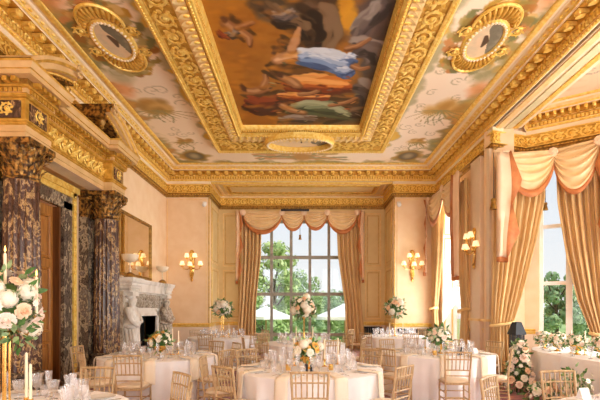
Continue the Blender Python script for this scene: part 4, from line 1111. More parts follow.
def tassel(label, p, L=.34, cord=.5):
    t = thing('blind_tassel', label, 'tassel', tuple(p))
    mb = MB(); bar(mb, np.array(p)+UP*L*.6, np.array(p)+UP*(L+cord), .008); mb.build('cord', M['black'], parent=t, world=True)
    mb = MB(); mb.tf(lathe([(.01,.22),(.05,.2),(.055,.15),(.04,.14),(.07,.0),(.0,.0)], 12), p, sc=L/.34); mb.build('skirt', M['oldgold'], parent=t, world=True)
# --- recess window
YC = RY-.24
def rx(x, Y=YC): return (x-CX)*Y/FPX
zt = EYE + (HY-214)*YC/FPX
curtain('window_curtain','long gold silk curtain on the fireplace side of the far recess window',(0,YC,0),(1,0),(0,-1),
        [(zt,rx(242),rx(262),1),(zt-1.6,rx(242),rx(261),1),(1.7,rx(240),rx(256),.8),(.03,rx(236),rx(256),1)],5,.075,None,seed=2)
curtain('window_curtain','long gold silk curtain on the bay side of the far recess window',(0,YC,0),(1,0),(0,-1),
        [(zt,rx(336),rx(358),1),(zt-1.6,rx(338),rx(359),1),(1.7,rx(345),rx(362),.8),(.03,rx(346),rx(366),1)],5,.075,None,seed=3)
YV = YC-.1
V_ = lambda x: (rx(x,YV), YV, EYE+(HY-213)*YV/FPX)
valance('wide gold swag valance of four swags above the far recess window', [V_(243),V_(282),V_(304),V_(327),V_(357)], [(0,-1)]*4, [.68,.55,.52,.66],
        ((rx(236,YV),YV,0),(1,0),(0,-1),EYE+(HY-211)*YV/FPX,EYE+(HY-281)*YV/FPX,.34,1,3), ((rx(364,YV),YV,0),(1,0),(0,-1),EYE+(HY-211)*YV/FPX,EYE+(HY-280)*YV/FPX,.32,-1,3), 0)
tassel('small dark tassel hanging below the swags of the far recess window', (rx(300),RY-.1,EYE+(HY-240)*RY/FPX), .30, .9)
mb = MB(); mb.box((rx(295,YV-.3),YV-.28,EYE+(HY-210)*(YV-.3)/FPX),(1.05,.05,.07)); 
for s in (-.4,.4): mb.box((rx(295,YV-.3)+s,YV-.17,EYE+(HY-209)*(YV-.3)/FPX),(.03,.26,.03))
tag(mb.build('black_rail', M['black'], smooth=False), 'thin black rail fixed above the swags of the far recess window', 'rail')
# --- right-hand window (seen edge on)
XW = XR-.16
curtain('window_curtain','gold silk curtain in the far corner of the right wall window',(XW,0,0),(0,-1),(-1,0),
        [(5.1,-14.75,-13.75,1),(3.4,-14.75,-13.95,1),(1.5,-14.75,-14.4,.7),(.03,-14.75,-14.2,1)],5,.06,(1.55,-14.72,-14.42),seed=4)
curtain('window_curtain','gold silk curtain tied back beside the sconce pilaster',(XW,0,0),(0,-1),(-1,0),
        [(5.1,-12.75,-11.62,1),(3.4,-12.3,-11.64,1),(1.5,-12.0,-11.64,.7),(.03,-12.2,-11.62,1)],6,.06,(1.5,-12.0,-11.66),seed=5)
valance('gold swag valance with rust trim over the right wall window', [(XR-.3,14.55,5.22),(XR-.3,13.1,5.22),(XR-.3,11.75,5.22)], [(-1,0)]*2, [.85,.85],
        ((XR-.3,14.72,0),(0,-1),(-1,0),5.25,2.8,.4,1,3), ((XR-.3,11.62,0),(0,1),(-1,0),5.25,2.45,.5,1,3), 0)
# --- bay window
bA, bB, bC = np.array([4.66,10.05]), np.array([5.84,10.06]), np.array([6.52,9.46])
def nd(a, b):
    d = (b-a)/np.linalg.norm(b-a); return d, np.array([d[1],-d[0]])
d1, nn1 = nd(bA, bB); d2, nn2 = nd(bB, bC); dw, nw = nd(np.array(BAY[1]), np.array(BAY[2]))
curtain('window_curtain','gathered gold silk curtain tied back on the pilaster side of the bay window',(0,10.24,0),(1,0),(0,-1),
        [(5.15,4.62,5.74,1),(4.15,4.58,5.72,1),(3.2,4.54,5.52,1),(2.2,4.50,5.26,.9),(1.7,4.47,5.12,.8),(1.2,4.47,4.97,.6),(.6,4.44,5.0,.8),(.03,4.42,5.08,1)],7,.085,(1.2,4.47,4.97),seed=6)
p1 = np.array(BAY[2]) + nw*.2
curtain('window_curtain','gathered gold silk curtain sweeping away on the near side of the bay window',(p1[0],p1[1],0),tuple(-dw),tuple(nw),
        [(5.2,.0,1.02,1),(4.05,-.02,.98,1),(2.9,-.05,.82,1),(1.76,-.08,.59,.9),(.95,-.1,.31,.6),(.5,-.1,.31,.8),(.03,-.1,.36,1)],7,.085,(.95,-.1,.31),seed=7)
hp = lambda p, z: (p[0], p[1], z)
valance('peach and gold swag valance with rust lining over the bay window', [hp(bA,5.12),hp(bB,5.19),hp(bC,5.24)], [tuple(nn1),tuple(nn2)], [.86,.92],
        ((4.44,10.02,0),(1,0),(0,-1),5.16,2.75,.60,1,2), ((bC[0]+.36,bC[1]-.22,0),tuple(d2),tuple(nn2),5.42,2.8,.56,-1,2), 0)
tp = np.array([5.86,10.44]); tassel('small rust tassel hanging at the top of the bay window', (tp[0],tp[1],3.95), .3, .6)
tassel('long brown tassel hanging beside the blush tail of the bay window', (4.40,9.98,3.86), .42, .9)
# radiators under the far windows
for (x0, x1, y, lb) in ((2.2,3.0,RY-.12,'dark radiator low in the recess beside the far gold curtain'),(3.2,4.5,YB-.12,'dark radiator along the wall below the far right sconce')):
    t = thing('radiator', lb, 'radiator', ((x0+x1)/2,y,0))
    mb = MB(); k = int((x1-x0)/.09)
    for i in range(k): mb.add(*tube([(x0+.045+i*.09,y,.1),(x0+.045+i*.09,y,.2),(x0+.045+i*.09,y,.88)], [.03,.036,.036], 8))
    mb.build('column_section', M['black'], parent=t, world=True)
    mb = MB(); bar(mb,(x0,y,.14),(x1,y,.14),.03); bar(mb,(x0,y,.84),(x1,y,.84),.03)
    for x in (x0+.05,x1-.05): bar(mb,(x,y,0),(x,y,.16),.025)
    mb.build('pipe', M['black'], parent=t, world=True)
# ------------------------------------------------------------------ chairs
def make_chair():
    t = thing('chiavari_chair','x','chair')
    def leg(x, y0, y1, z0, z1, top=None):
        mb = MB(); pts = [(x, y0, z0), (x, y1, z1)] if top is None else [(x, y0, z0), (x, y1, z1), top]
        P_ = []
        for a, b in zip(pts[:-1], pts[1:]):
            for f in np.linspace(0, 1, 9)[:-1]: P_.append(np.array(a)*(1-f)+np.array(b)*f)
        P_.append(np.array(pts[-1]))
        R = [.0125 + (.004 if i % 4 == 2 else 0) for i in range(len(P_))]; R[0] = .011
        mb.add(*tube(P_, R, 8))
        mb.build('leg', M['chair'], parent=t)
    for s in (-1, 1):
        leg(s*.185, .175, .165, 0, .43)
        leg(s*.17, -.215, -.185, 0, .45, (s*.19, -.245, .915))
    mb = MB(); V, F = BOX
    mb.add(np.array([[.19*2*x*(1.05 if y>0 else .95), .38*y-.01, .435+.03*z] for x, y, z in V]), F); mb.build('seat', M['chair'], parent=t, smooth=False)
    mb = MB(); mb.tf(SPHH, (0,-.01,.468), sc=(.20,.185,.034)); V = mb.V[0]
    V[:,0] = np.sign(V[:,0])*np.minimum(np.abs(V[:,0])*1.25, .19); V[:,1] = np.sign(V[:,1])*np.minimum(np.abs(V[:,1])*1.25, .18)
    mb.build('seat_cushion', M['cushion'], parent=t, angle=70)
    yb = lambda z: -.185 - (z-.45)*.129
    def rail(z, r, bow=.0, w=.188):
        mb = MB(); xs = np.linspace(-1, 1, 9)
        mb.add(*tube([(x*(w*(.92+.08*(z-.45)/.47)), yb(z)-bow*(1-x*x), z+.004*(1-x*x)) for x in xs], r, 8)); mb.build('back_rail', M['chair'], parent=t)
    rail(.905, .0135, .012); rail(.80, .009, .01); rail(.64, .0105, .01); rail(.555, .009, .008)
    for i in range(6):
        x = (i-2.5)*.056
        mb = MB(); zz = np.linspace(.64, .90, 7); mb.add(*tube([(x*(1+.1*(z-.6)), yb(z)-.009, z) for z in zz], [.007,.0085,.007,.009,.007,.0085,.007], 6)); mb.build('spindle', M['chair'], parent=t)
    for z, w in ((.16,.175),(.27,.178)):
        for a, b in (((-w,.165,z),(w,.165,z)),((-w-.005,.165,z+.03),(-w,-.205,z+.03)),((w+.005,.165,z+.03),(w,-.205,z+.03))):
            mb = MB(); bar(mb, a, b, .0085); mb.build('stretcher', M['chair'], parent=t)
    mb = MB(); bar(mb, (-.172,-.205,.22), (.172,-.205,.22), .0085); mb.build('stretcher', M['chair'], parent=t)
    return t
chair0 = make_chair(); cused = []
TB = {'T1':(-2.35,3.25,.97),'T2':(.08,5.76,.96),'T3':(-2.47,7.3,.95),'T4':(2.42,7.75,.95),'T5':(-2.29,12.1,.95),'T6':(0.0,10.0,.95),'T7':(2.63,12.45,.95),'T9':(2.8,3.02,.95)}
def chair(bx, by, tx, ty, label):
    """bx,by = middle of the back; tx,ty = what it faces"""
    d = np.array([tx-bx, ty-by]); d = d/np.linalg.norm(d)
    for X_, Y_, R_ in TB.values():                      # keep clear of every cloth
        if abs(tx-X_)+abs(ty-Y_) < .01:
            g_ = np.linalg.norm([bx-X_, by-Y_])
            if g_ < R_+.445: bx, by = np.array([X_, Y_]) - d*(R_+.445)
    c = np.array([bx, by]) + d*.22; rz = math.atan2(-d[0], d[1])
    if not cused:
        chair0.location = (c[0], c[1], 0); chair0.rotation_euler = (0,0,rz); chair0['label'] = label; chair0['group'] = 'wooden banquet chairs'; o = chair0
    else: o = dup(chair0, (c[0], c[1], 0), rz, label, 'wooden banquet chairs')
    cused.append(o); return o
def tc(k): return TB[k][0], TB[k][1]
W_ = 'wooden spindle-back chair '
CH = [
 (-2.25,4.63,*tc('T1'),W_+'on the far side of the near left table with the tall flowers'),
 (-1.22,4.22,*tc('T1'),W_+'seen from behind at the bottom edge between the two left tables'),
 (-1.0,3.52,*tc('T1'),W_+'lowest at the bottom edge beside the near left table'),
 (.06,4.37,*tc('T2'),W_+'with its back squarely to the camera at the front centre table'),
 (-.86,4.76,*tc('T2'),W_+'at the near left curve of the front centre table'),
 (-1.27,5.73,*tc('T2'),W_+'standing tall at the left side of the front centre table'),
 (1.08,4.82,*tc('T2'),W_+'at the near right curve of the front centre table'),
 (1.0,6.72,*tc('T2'),W_+'behind the front centre table on its bay side'),
 (-.9,6.78,*tc('T2'),W_+'behind the front centre table on its fireplace side'),
 (-2.42,5.95,*tc('T3'),W_+'on the near side of the left table, ivory seat showing'),
 (-3.2,6.22,-2.42,6.84,W_+'turned sideways between the marble columns and the left table'),
 (-3.82,7.35,*tc('T3'),W_+'close against the far marble column left of the left table'),
 (-1.28,6.72,*tc('T3'),W_+'at the near right of the left table, facing the fireplace'),
 (-1.28,8.05,*tc('T3'),W_+'at the far right of the left table, back half turned'),
 (-1.75,8.47,*tc('T3'),W_+'on the recess side of the left table'),
 (-2.9,8.62,*tc('T3'),W_+'on the fireplace side of the left table'),
 (1.36,6.92,*tc('T4'),W_+'showing its full back before the right-hand table'),
 (2.28,6.40,*tc('T4'),W_+'on the near side of the right-hand table, pale seat showing'),
 (3.22,6.72,3.22-.9,6.72+.43,W_+'seen edge on between the right-hand table and the floor flowers'),
 (3.72,8.42,*tc('T4'),W_+'right of the right-hand table in front of the bay curtain'),
 (3.1,8.92,*tc('T4'),W_+'behind the right-hand table towards the sconce pilaster'),
 (1.75,8.95,*tc('T4'),W_+'behind the right-hand table towards the recess'),
 (-2.45,10.75,*tc('T5'),W_+'on the near side of the far left table with tall flowers'),
 (-1.30,11.2,*tc('T5'),W_+'at the near right of the far left table with tall flowers'),
 (-3.55,11.7,*tc('T5'),W_+'at the fireplace side of the far left table'),
 (-3.3,13.1,*tc('T5'),W_+'against the far wall behind the far left table'),
 (-1.2,12.95,*tc('T5'),W_+'behind the far left table by the recess window'),
 (-.85,8.94,*tc('T6'),W_+'at the near left of the middle table with tall flowers'),
 (-1.33,9.65,*tc('T6'),W_+'at the left side of the middle table with tall flowers'),
 (.55,8.74,*tc('T6'),W_+'on the near side of the middle table with tall flowers'),
 (1.3,9.5,*tc('T6'),W_+'at the right side of the middle table with tall flowers'),
 (1.1,10.85,*tc('T6'),W_+'at the far right of the middle table with tall flowers'),
 (-1.0,10.95,*tc('T6'),W_+'at the far left of the middle table with tall flowers'),
 (0.05,11.38,*tc('T6'),W_+'behind the middle table in line with the recess window'),
 (1.65,11.45,*tc('T7'),W_+'at the near left of the far right table with tall flowers'),
 (2.75,11.06,*tc('T7'),W_+'on the near side of the far right table with tall flowers'),
 (3.75,11.62,*tc('T7'),W_+'at the near right of the far right table with tall flowers'),
 (1.5,13.2,*tc('T7'),W_+'behind the far right table beside the recess curtain'),
 (3.7,13.4,*tc('T7'),W_+'behind the far right table in the far corner'),
 (2.62,4.36,*tc('T9'),W_+'facing the camera across the table at the bottom right corner'),
 (1.75,4.02,*tc('T9'),W_+'at the bottom edge in front of the floor flowers'),
]
for c in CH: chair(*c)

# ------------------------------------------------------------------ tables
TZ = .765
def cloth_mesh(R, seed, h=TZ):
    r = np.random.default_rng(seed); na, nv = 220, 16
    a = np.arange(na)*2*PI/na; V = []
    V.append(np.array([[0,0,h]]))
    for rr in (.4, .8, .97): V.append(np.stack([R*rr*np.cos(a), R*rr*np.sin(a), np.full(na, h)], -1))
    nf = 17; ph = r.random(4)*6
    w = np.sin(nf*a + 1.4*np.sin(3*a+ph[0]) + ph[1]) + .5*np.sin(nf*1.7*a//1*0 + 29*a + ph[2])
    for j in range(nv):
        v = j/(nv-1); z = h - .012 - (h-.02)*v
        rad = R + .004 + .012*v + (.010*min(v*5,1) + .042*v**.9)*(w/1.5-.62)
        V.append(np.stack([rad*np.cos(a), rad*np.sin(a), np.full(na, z)], -1))
    F = [q([[0, 1+i, 1+(i+1)%na] for i in range(na)])]
    g = grid_faces(3+nv, na, cv=True) + 1
    return np.concatenate(V), [F[0], g[:, ::-1]]
NAMES = {'T1':'near left table','T2':'front centre table','T3':'left table by the fireplace','T4':'right-hand table','T5':'far left table','T6':'middle table','T7':'far right table','T9':'table at the bottom right corner'}
TLAB = {'T1':'round table under a pale cloth cut off at the bottom left corner','T2':'round table under a long ivory cloth at the bottom centre','T3':'round table under a pale cloth in front of the marble fireplace',
        'T4':'round table under a blush lit cloth in front of the bay curtains','T5':'round clothed table at the far left near the mirror wall','T6':'round clothed table in the middle before the recess window','T7':'round clothed table at the far right before the radiator','T9':'round clothed table barely showing at the bottom right corner'}
for i, (k, (x, y, R)) in enumerate(TB.items()):
    t = thing('round_table', TLAB[k], 'table', (x,y,0), 0, 'round banquet tables')
    mb = MB(); mb.add(*cloth_mesh(R, 20+i)); mb.build('tablecloth', M['cloth'], parent=t, angle=50)
    mb = MB(); mb.add(*lathe([(R-.03,TZ-.04),(R-.03,TZ-.012)], 48)); mb.build('tabletop', M['woodd'], parent=t)
# head table in the bay
HT = [(5.2,4.9),(4.72,5.45),(4.42,6.2),(4.28,7.0),(4.28,7.75),(4.42,8.35),(4.72,8.9),(5.1,9.12),(5.45,8.95),(5.62,8.5),(5.35,7.9),(5.2,7.2),(5.3,6.4),(5.6,5.75),(5.95,5.4),(5.85,4.95),(5.55,4.8)]
def smooth_loop(P, n=220):
    P = np.array(P, float)
    for _ in range(3):
        Q = np.roll(P, -1, 0); P = np.stack([.75*P+.25*Q, .25*P+.75*Q], 1).reshape(-1, 2)
    s = np.r_[0, np.cumsum(np.linalg.norm(np.diff(np.r_[P, P[:1]], axis=0), axis=1))]; t = np.linspace(0, s[-1], n, endpoint=False)
    PP = np.r_[P, P[:1]]; return np.stack([np.interp(t, s, PP[:,0]), np.interp(t, s, PP[:,1])], -1)
hl = smooth_loop(HT); cen = np.array([4.95,7.1]); nh = len(hl)
tn = np.roll(hl,-1,0)-np.roll(hl,1,0); tn /= np.linalg.norm(tn,axis=1)[:,None]; on = np.stack([tn[:,1],-tn[:,0]],-1)
if ((hl-cen)*on).sum() < 0: on = -on
t = thing('head_table','long curved head table under a plain pale cloth in the window bay','table',(4.9,7.0,0))
mb = MB(); nv = 12; V = [np.c_[hl, np.full(nh, TZ)]]; w = np.sin(np.arange(nh)*2*PI/nh*26)+.5*np.sin(np.arange(nh)*2*PI/nh*11+1)
for j in range(nv):
    v = j/(nv-1); V.append(np.c_[hl + on*(.006+.03*v+.022*v*w)[:,None], np.full(nh, TZ-.01-(TZ-.02)*v)])
mb.add(np.concatenate(V), [grid_faces(nv+1, nh, cv=True), q([list(range(nh))])]); mb.build('tablecloth', M['cloth'], parent=t, world=True, angle=50)
mb = MB(); j0 = int(np.argmin(np.abs(hl[:,1]-7.15)+10*(hl[:,0]>4.8)))
mb.add(*tube([np.r_[hl[j0]+on[j0]*(.012+.04*v), TZ-.01-.72*v] for v in np.linspace(0,1,8)], .006, 6)); mb.build('cloth_seam', M['cloth'], parent=t, world=True)

# ------------------------------------------------------------------ place settings
def proto(name, label, cat, parts, group):
    t = thing(name, label, cat, (0,0,0), 0, group)
    for pn, mb, mt in parts: mb.build(pn, mt, parent=t)
    return t
def lm(prof, n=24, cap=False):
    mb = MB(); mb.add(*lathe(prof, n, cap)); return mb
def single(name, mb, mat): return mb.build(name, mat)
GOB = single('wine_goblet', lm([(.0,.004),(.036,.003),(.037,.007),(.012,.013),(.008,.022),(.0065,.06),(.010,.068),(.016,.078),(.030,.092),(.038,.12),(.043,.155),(.049,.185),(.055,.205)], 20), M['glass'])
CHA = single('water_goblet', lm([(.0,.004),(.034,.003),(.035,.007),(.011,.012),(.006,.02),(.006,.05),(.010,.058),(.028,.072),(.038,.10),(.043,.135),(.050,.165)], 20), M['glass'])
FLU = single('champagne_flute', lm([(.0,.004),(.033,.003),(.034,.007),(.010,.012),(.005,.02),(.005,.09),(.008,.10),(.016,.115),(.024,.15),(.027,.20),(.030,.235)], 18), M['glass'])
TUM = single('tumbler', lm([(.0,.006),(.032,.004),(.034,.01),(.038,.05),(.041,.10)], 18), M['glass'])
PLA = single('side_plate', lm([(.0,.004),(.07,.004),(.075,.006),(.115,.016),(.118,.019),(.113,.019),(.075,.010),(.0,.009)], 32), M['china'])
def fork_mb():
    mb = MB(); mb.add(*tube([(0,-.10,.004),(0,-.04,.006),(0,.03,.008),(0,.05,.006)], [.006,.004,.003,.006], 6, flat=.4))
    for s in (-1.5,-.5,.5,1.5): mb.add(*tube([(s*.004,.045,.006),(s*.006,.065,.004),(s*.006,.10,.007)], [.003,.0022,.0012], 5, flat=.6))
    return mb
def knife_mb():
    mb = MB(); mb.add(*tube([(0,-.11,.005),(0,-.02,.006),(0,.0,.006)], [.006,.005,.004], 6, flat=.5)); mb.add(*tube([(0,0,.006),(.003,.05,.006),(.002,.11,.006)], [.005,.010,.002], 6, flat=.15)); return mb
FOR = single('fork', fork_mb(), M['silver']); KNI = single('knife', knife_mb(), M['silver'])
def nap_mb():                                         # folded linen laid over the plate and hanging off the table edge
    mb = MB(); n = 22; rows = []
    for i in range(n):
        s = i/(n-1)*.60
        if s < .26: y, z = -.26+s, .026-.020*(s/.26)
        else: y, z = .012+.016*(1-math.exp(-(s-.26)*30))+.06*(s-.26), .006-(s-.26)
        for j in range(5):
            x = (j-2)/2*(.072+.010*(s>.26)); rows.append((x, y+.005*math.sin(j*1.9+s*9), z+(.004 if j in (1,3) else 0)))
    mb.add(rows, grid_faces(n, 5)); return mb
NAP = single('napkin', nap_mb(), M['napkin']); m_ = NAP.modifiers.new('thick','SOLIDIFY'); m_.thickness = .006; m_.offset = 1
for o in (GOB,CHA,FLU,TUM): 
    pass
PROT = {o.name: [o, False] for o in (GOB,CHA,FLU,TUM,PLA,FOR,KNI,NAP)}
def put(o, x, y, z, rz, label, cat, group, sc=1.0):
    e = PROT[o.name.split('.')[0]] if o.name.split('.')[0] in PROT else None
    if e and not e[1]: c = o; e[1] = True
    else: c = o.copy(); COL.objects.link(c)
    c.location = (x,y,z); c.rotation_euler = (0,0,rz); c.scale = (sc,)*3
    return tag(c, label, cat, group)
rr_ = random.Random(11)
def setting(k, ang, full=True, fan=False, hang=True):
    x, y, R = TB[k]; nm = NAMES[k]; ca, sa = math.cos(ang), math.sin(ang); tx, ty = -sa, ca
    def at(r, s): return x+ca*r+tx*s, y+sa*r+ty*s
    rz = ang - PI/2                                   # local +y points outwards
    zt = TZ+.0015
    if full:
        p = at(R-.19, 0); put(PLA, *p, zt, 0, 'white plate with a folded napkin on the '+nm, 'plate', 'plates on the '+nm)
        for s, o, w in ((.16,FOR,'fork'),(-.16,KNI,'knife')):
            p = at(R-.19, s); put(o, *p, zt, rz+PI if w == 'knife' else rz+PI, 'silver %s laid beside a plate on the %s' % (w, nm), w, w+'s on the '+nm)
        if hang:
            p = at(R+.008, 0); put(NAP, *p, zt+.001, rz, 'beige linen napkin hanging from a plate on the '+nm, 'napkin', 'linen napkins on the '+nm)
    for s, r, o, w in ((-.17,R-.40,GOB,'wine goblet'),(-.07,R-.46,CHA,'water goblet'),(.04,R-.42,FLU,'champagne flute'),(.13,R-.36,TUM,'tumbler')):
        p = at(r+rr_.uniform(-.02,.02), s+rr_.uniform(-.015,.015))
        put(o, *p, zt, rr_.uniform(0,6), 'clear %s on the %s' % (w, nm), 'glass', w+'s on the '+nm)
def ring(k, n, ph, **kw):
    for i in range(n): setting(k, ph+i*2*PI/n, **kw)
ring('T2', 9, -PI/2+.35); ring('T3', 9, -PI/2+.2, fan=False); ring('T4', 9, -PI/2+.5)
for a in (.2,.75,1.35,1.95): setting('T1', a, hang=False)
for a in (1.7,2.4,.9): setting('T9', a, hang=False)
for k in ('T5','T6','T7'): ring(k, 9, .3, full=False)
# head table glasses
for i in range(10):
    j = int(np.argmin(np.abs(hl[:,1]-(5.2+.38*i))+10*(hl[:,0]>4.85))); p = hl[j]-on[j]*.16
    put((GOB,CHA)[i%2], p[0], p[1], TZ+.002, 0, 'clear goblet standing along the front of the head table', 'glass', 'glasses on the head table')

# ------------------------------------------------------------------ candles
CAN0 = None
def candle(x, y, z, h, label, lit=False, holder=.10):
    t = thing('taper_candle', label, 'candle', (x,y,z))
    mb = MB(); mb.add(*lathe([(.04,0),(.042,.006),(.015,.014),(.008,.03),(.008,holder*.7),(.018,holder*.8),(.02,holder),(.012,holder)], 16)); mb.build('holder', M['brass'], parent=t)
    mb = MB(); mb.add(*lathe([(.0115,holder-.01),(.011,holder+h*.6),(.0095,holder+h),(.002,holder+h+.008)], 12)); mb.build('stick', M['wax'], parent=t)
    mb = MB(); bar(mb, (0,0,holder+h), (0,0,holder+h+.018), .0015); mb.build('wick', M['black'], parent=t)
    if lit:
        mb = MB(); mb.add(*lathe([(.001,holder+h+.008),(.006,holder+h+.02),(.004,holder+h+.036),(.0005,holder+h+.05)], 10)); mb.build('flame', M['flame'], parent=t)
    return t
for x, y, h, lb in ((-2.15,3.33,.34,'taller taper candle in a gold holder on the near left table'),(-2.08,3.27,.26,'shorter taper candle in a gold holder on the near left table'),
        ):
    candle(x, y, TZ+.002, h, lb)
for i, (dx, dy) in enumerate(((.14,.12),(.22,.05),(.30,.13))): candle(TB['T3'][0]+dx, TB['T3'][1]+dy, TZ+.002, .30+.04*(i%2), ('leftmost','middle','rightmost')[i]+' of three cream taper candles on the left table')
for i, (dx, dy) in enumerate(((.20,.10),(-.22,.2),(.40,.33))): candle(TB['T2'][0]+dx, TB['T2'][1]+dy, TZ+.002, .27, 'cream taper candle '+('just beside','behind and left of','well behind and right of')[i]+' the amber flowers on the front centre table')
for i, (dx, dy) in enumerate(((-.22,.05),(-.12,-.05))): candle(TB['T4'][0]+dx, TB['T4'][1]+dy, TZ+.002, .28, ('left','right')[i]+' of two cream taper candles on the right-hand table')
for k in ('T5','T7','T6'):
    for i, dx in enumerate((-.18,.2)): candle(TB[k][0]+dx, TB[k][1]-.15, TZ+.002, .28, 'cream taper candle '+('left','right')[i]+' of the flower stand on the '+NAMES[k])
for i, y in enumerate((7.6,7.3,7.0)): candle(4.72+.05*i, y, TZ+.002, .30, ('far','middle','near')[i]+' cream taper candle among the flowers of the head table')
def tealight(x, y, label):
    t = thing('votive_holder', label, 'candle holder', (x,y,TZ+.002))
    mb = MB(); mb.add(*lathe([(.0,.0),(.032,.0),(.036,.03),(.034,.075),(.031,.075),(.032,.03),(.0,.012)], 18)); mb.build('cup', M['brass'], parent=t)
    mb = MB(); mb.add(*lathe([(.0,.012),(.03,.012),(.03,.05),(.0,.05)], 14)); mb.build('wax', M['wax'], parent=t)
tealight(.34,5.52,'small gold votive cup on the front centre table right of the flowers'); tealight(-.2,5.5,'small gold votive cup on the front centre table left of the flowers'); tealight(2.22,7.3,'small gold votive cup on the near side of the right-hand table')
for i, x in enumerate((.03,.095)):
    t = thing('pepper_mill', ('left','right')[i]+' of two small black mills below the amber flowers', 'mill', (x,5.28,TZ+.002))
    mb = MB(); mb.add(*lathe([(.022,0),(.023,.01),(.019,.04),(.017,.06),(.022,.075)], 16)); mb.build('body', M['black'], parent=t)
    mb = MB(); mb.add(*lathe([(.02,.076),(.023,.085),(.02,.105),(.006,.115),(.0,.116)], 16)); mb.build('cap', M['black'], parent=t)
mb = MB(); mb.add(*lathe([(.0,0),(.035,0),(.04,.02),(.04,.13),(.037,.13),(.036,.02),(.0,.01)], 18)); o = mb.build('black_tumbler', M['black']); o.location = (2.66,7.35,TZ+.002); tag(o, 'small black cup right of the white flowers on the right-hand table', 'cup')
for (x, y, rz, lb) in ((2.98,7.5,.4,'white table card on the right-hand table'),(2.42,3.72,.2,'white place card by the goblet at the bottom right table'),(.62,5.9,-.3,'white table card right of the glasses on the front centre table'),(-1.98,3.85,.3,'white place card on the near left table')):
    mb = MB(); 
    for s in (-1,1): mb.box((0,s*.02,.05),(.09,.003,.105),0,(1,0,0),(0,.93,s*.36),(0,-s*.36,.93))
    o = mb.build('place_card', M['napkinw'], smooth=False); o.location = (x,y,TZ+.004); o.rotation_euler = (0,0,rz); tag(o, lb, 'card')
# ------------------------------------------------------------------ flowers
def rose_mesh(seed):
    r = random.Random(seed); m = MB()
    for ring, (n, rad, h, tilt) in enumerate(((3,.25,.75,.15),(5,.50,.7,.45),(6,.78,.55,.85),(7,1.0,.35,1.15))):
        for k in range(n):
            a = k*2*PI/n + ring*.5 + r.uniform(-.2,.2); d = np.array([math.cos(a), math.sin(a), 0]); s_ = np.array([-d[1], d[0], 0])
            V = []; w = 1.25*rad*PI/n*1.6+.12
            for i in range(4):
                f = i/3
                for j in (-1, 0, 1):
                    ww = w*(.45+.55*math.sin(PI*(.2+.65*f)))*.5
                    V.append(d*(rad*(.25+.75*f*(math.sin(tilt)+.35)) - .12*j*j*rad*.5) + s_*j*ww + UP*(h*f*math.cos(tilt*.7) - .08*j*j + (-.12 if i == 3 and ring > 1 else 0)))
            m.add(np.array(V), grid_faces(4, 3))
    m.tf(SPHL, (0,0,.15), sc=(.5,.5,.3)); return m
def hydra_mesh(seed):
    r = np.random.default_rng(seed); m = MB(); n = 90
    m.tf(sphere(12,8), sc=(.86,.86,.78))
    for i in range(n):
        z = 1-2*(i+.5)/n*.86; ph = i*2.39996; rr = math.sqrt(max(1-z*z,0)); d = np.array([rr*math.cos(ph), rr*math.sin(ph), z]); d = d + r.normal(0,.06,3); d /= np.linalg.norm(d)
        u = np.cross(d, [0,0,1.0] if abs(d[2])<.9 else [1.0,0,0]); u /= np.linalg.norm(u); v = np.cross(d, u); c = d*(.9+.1*r.random())
        b = r.random()*2
        for k in range(4):
            a = b+k*PI/2; p = u*math.cos(a)+v*math.sin(a); s_ = -u*math.sin(a)+v*math.cos(a)
            m.add(np.array([c, c+p*.10+s_*.075+d*.03, c+p*.18+d*.015, c+p*.10-s_*.075+d*.03]), q([[0,1,2,3]]))
    return m
def daisy_mesh(seed):
    m = MB(); m.tf(SPHL, (0,0,.12), sc=(.3,.3,.2))
    for k in range(8):
        a = k*PI/4; d = np.array([math.cos(a), math.sin(a), 0]); s_ = np.array([-d[1], d[0], 0])
        m.add(np.array([d*.15, d*.6+s_*.26+UP*.16, d*1.0+UP*.12, d*.6-s_*.26+UP*.16]), q([[0,1,2,3]]))
    return m
BLOOM = {}
for nm, fn in (('rose',rose_mesh),('hydrangea',hydra_mesh),('daisy',daisy_mesh)):
    for c in ('petalw','petalp','petalb','petaly'):
        o = fn(3).build(nm, M[c], angle=180); BLOOM[(nm, c)] = o.data; bpy.data.objects.remove(o)
def foliage_mb(mb, rng, c, rad, n, size, mi=2, squash=1.0, up=0.0):
    c = np.array(c, float)
    for i in range(n):
        d = rng.normal(0, 1, 3); d[2] = d[2]*squash + up; d /= np.linalg.norm(d)
        p = c + d*np.array([rad, rad, rad*squash])*rng.uniform(.55, 1.12)
        u = d + rng.normal(0,.5,3); u /= np.linalg.norm(u); s_ = np.cross(u, rng.normal(0,1,3)); s_ /= np.linalg.norm(s_); w = np.cross(u, s_)
        L = size*rng.uniform(.6, 1.3)
        mb.add(np.array([p, p+u*L*.35+s_*L*.22+w*L*.04, p+u*L*.7+s_*L*.16, p+u*L-w*L*.08, p+u*L*.7-s_*L*.16, p+u*L*.35-s_*L*.22+w*L*.04]), q([[0,1,2,5],[5,2,4,4]])[:1] if False else q([[0,1,2,3,4,5]]), mi if rng.random() < .6 else mi+1)
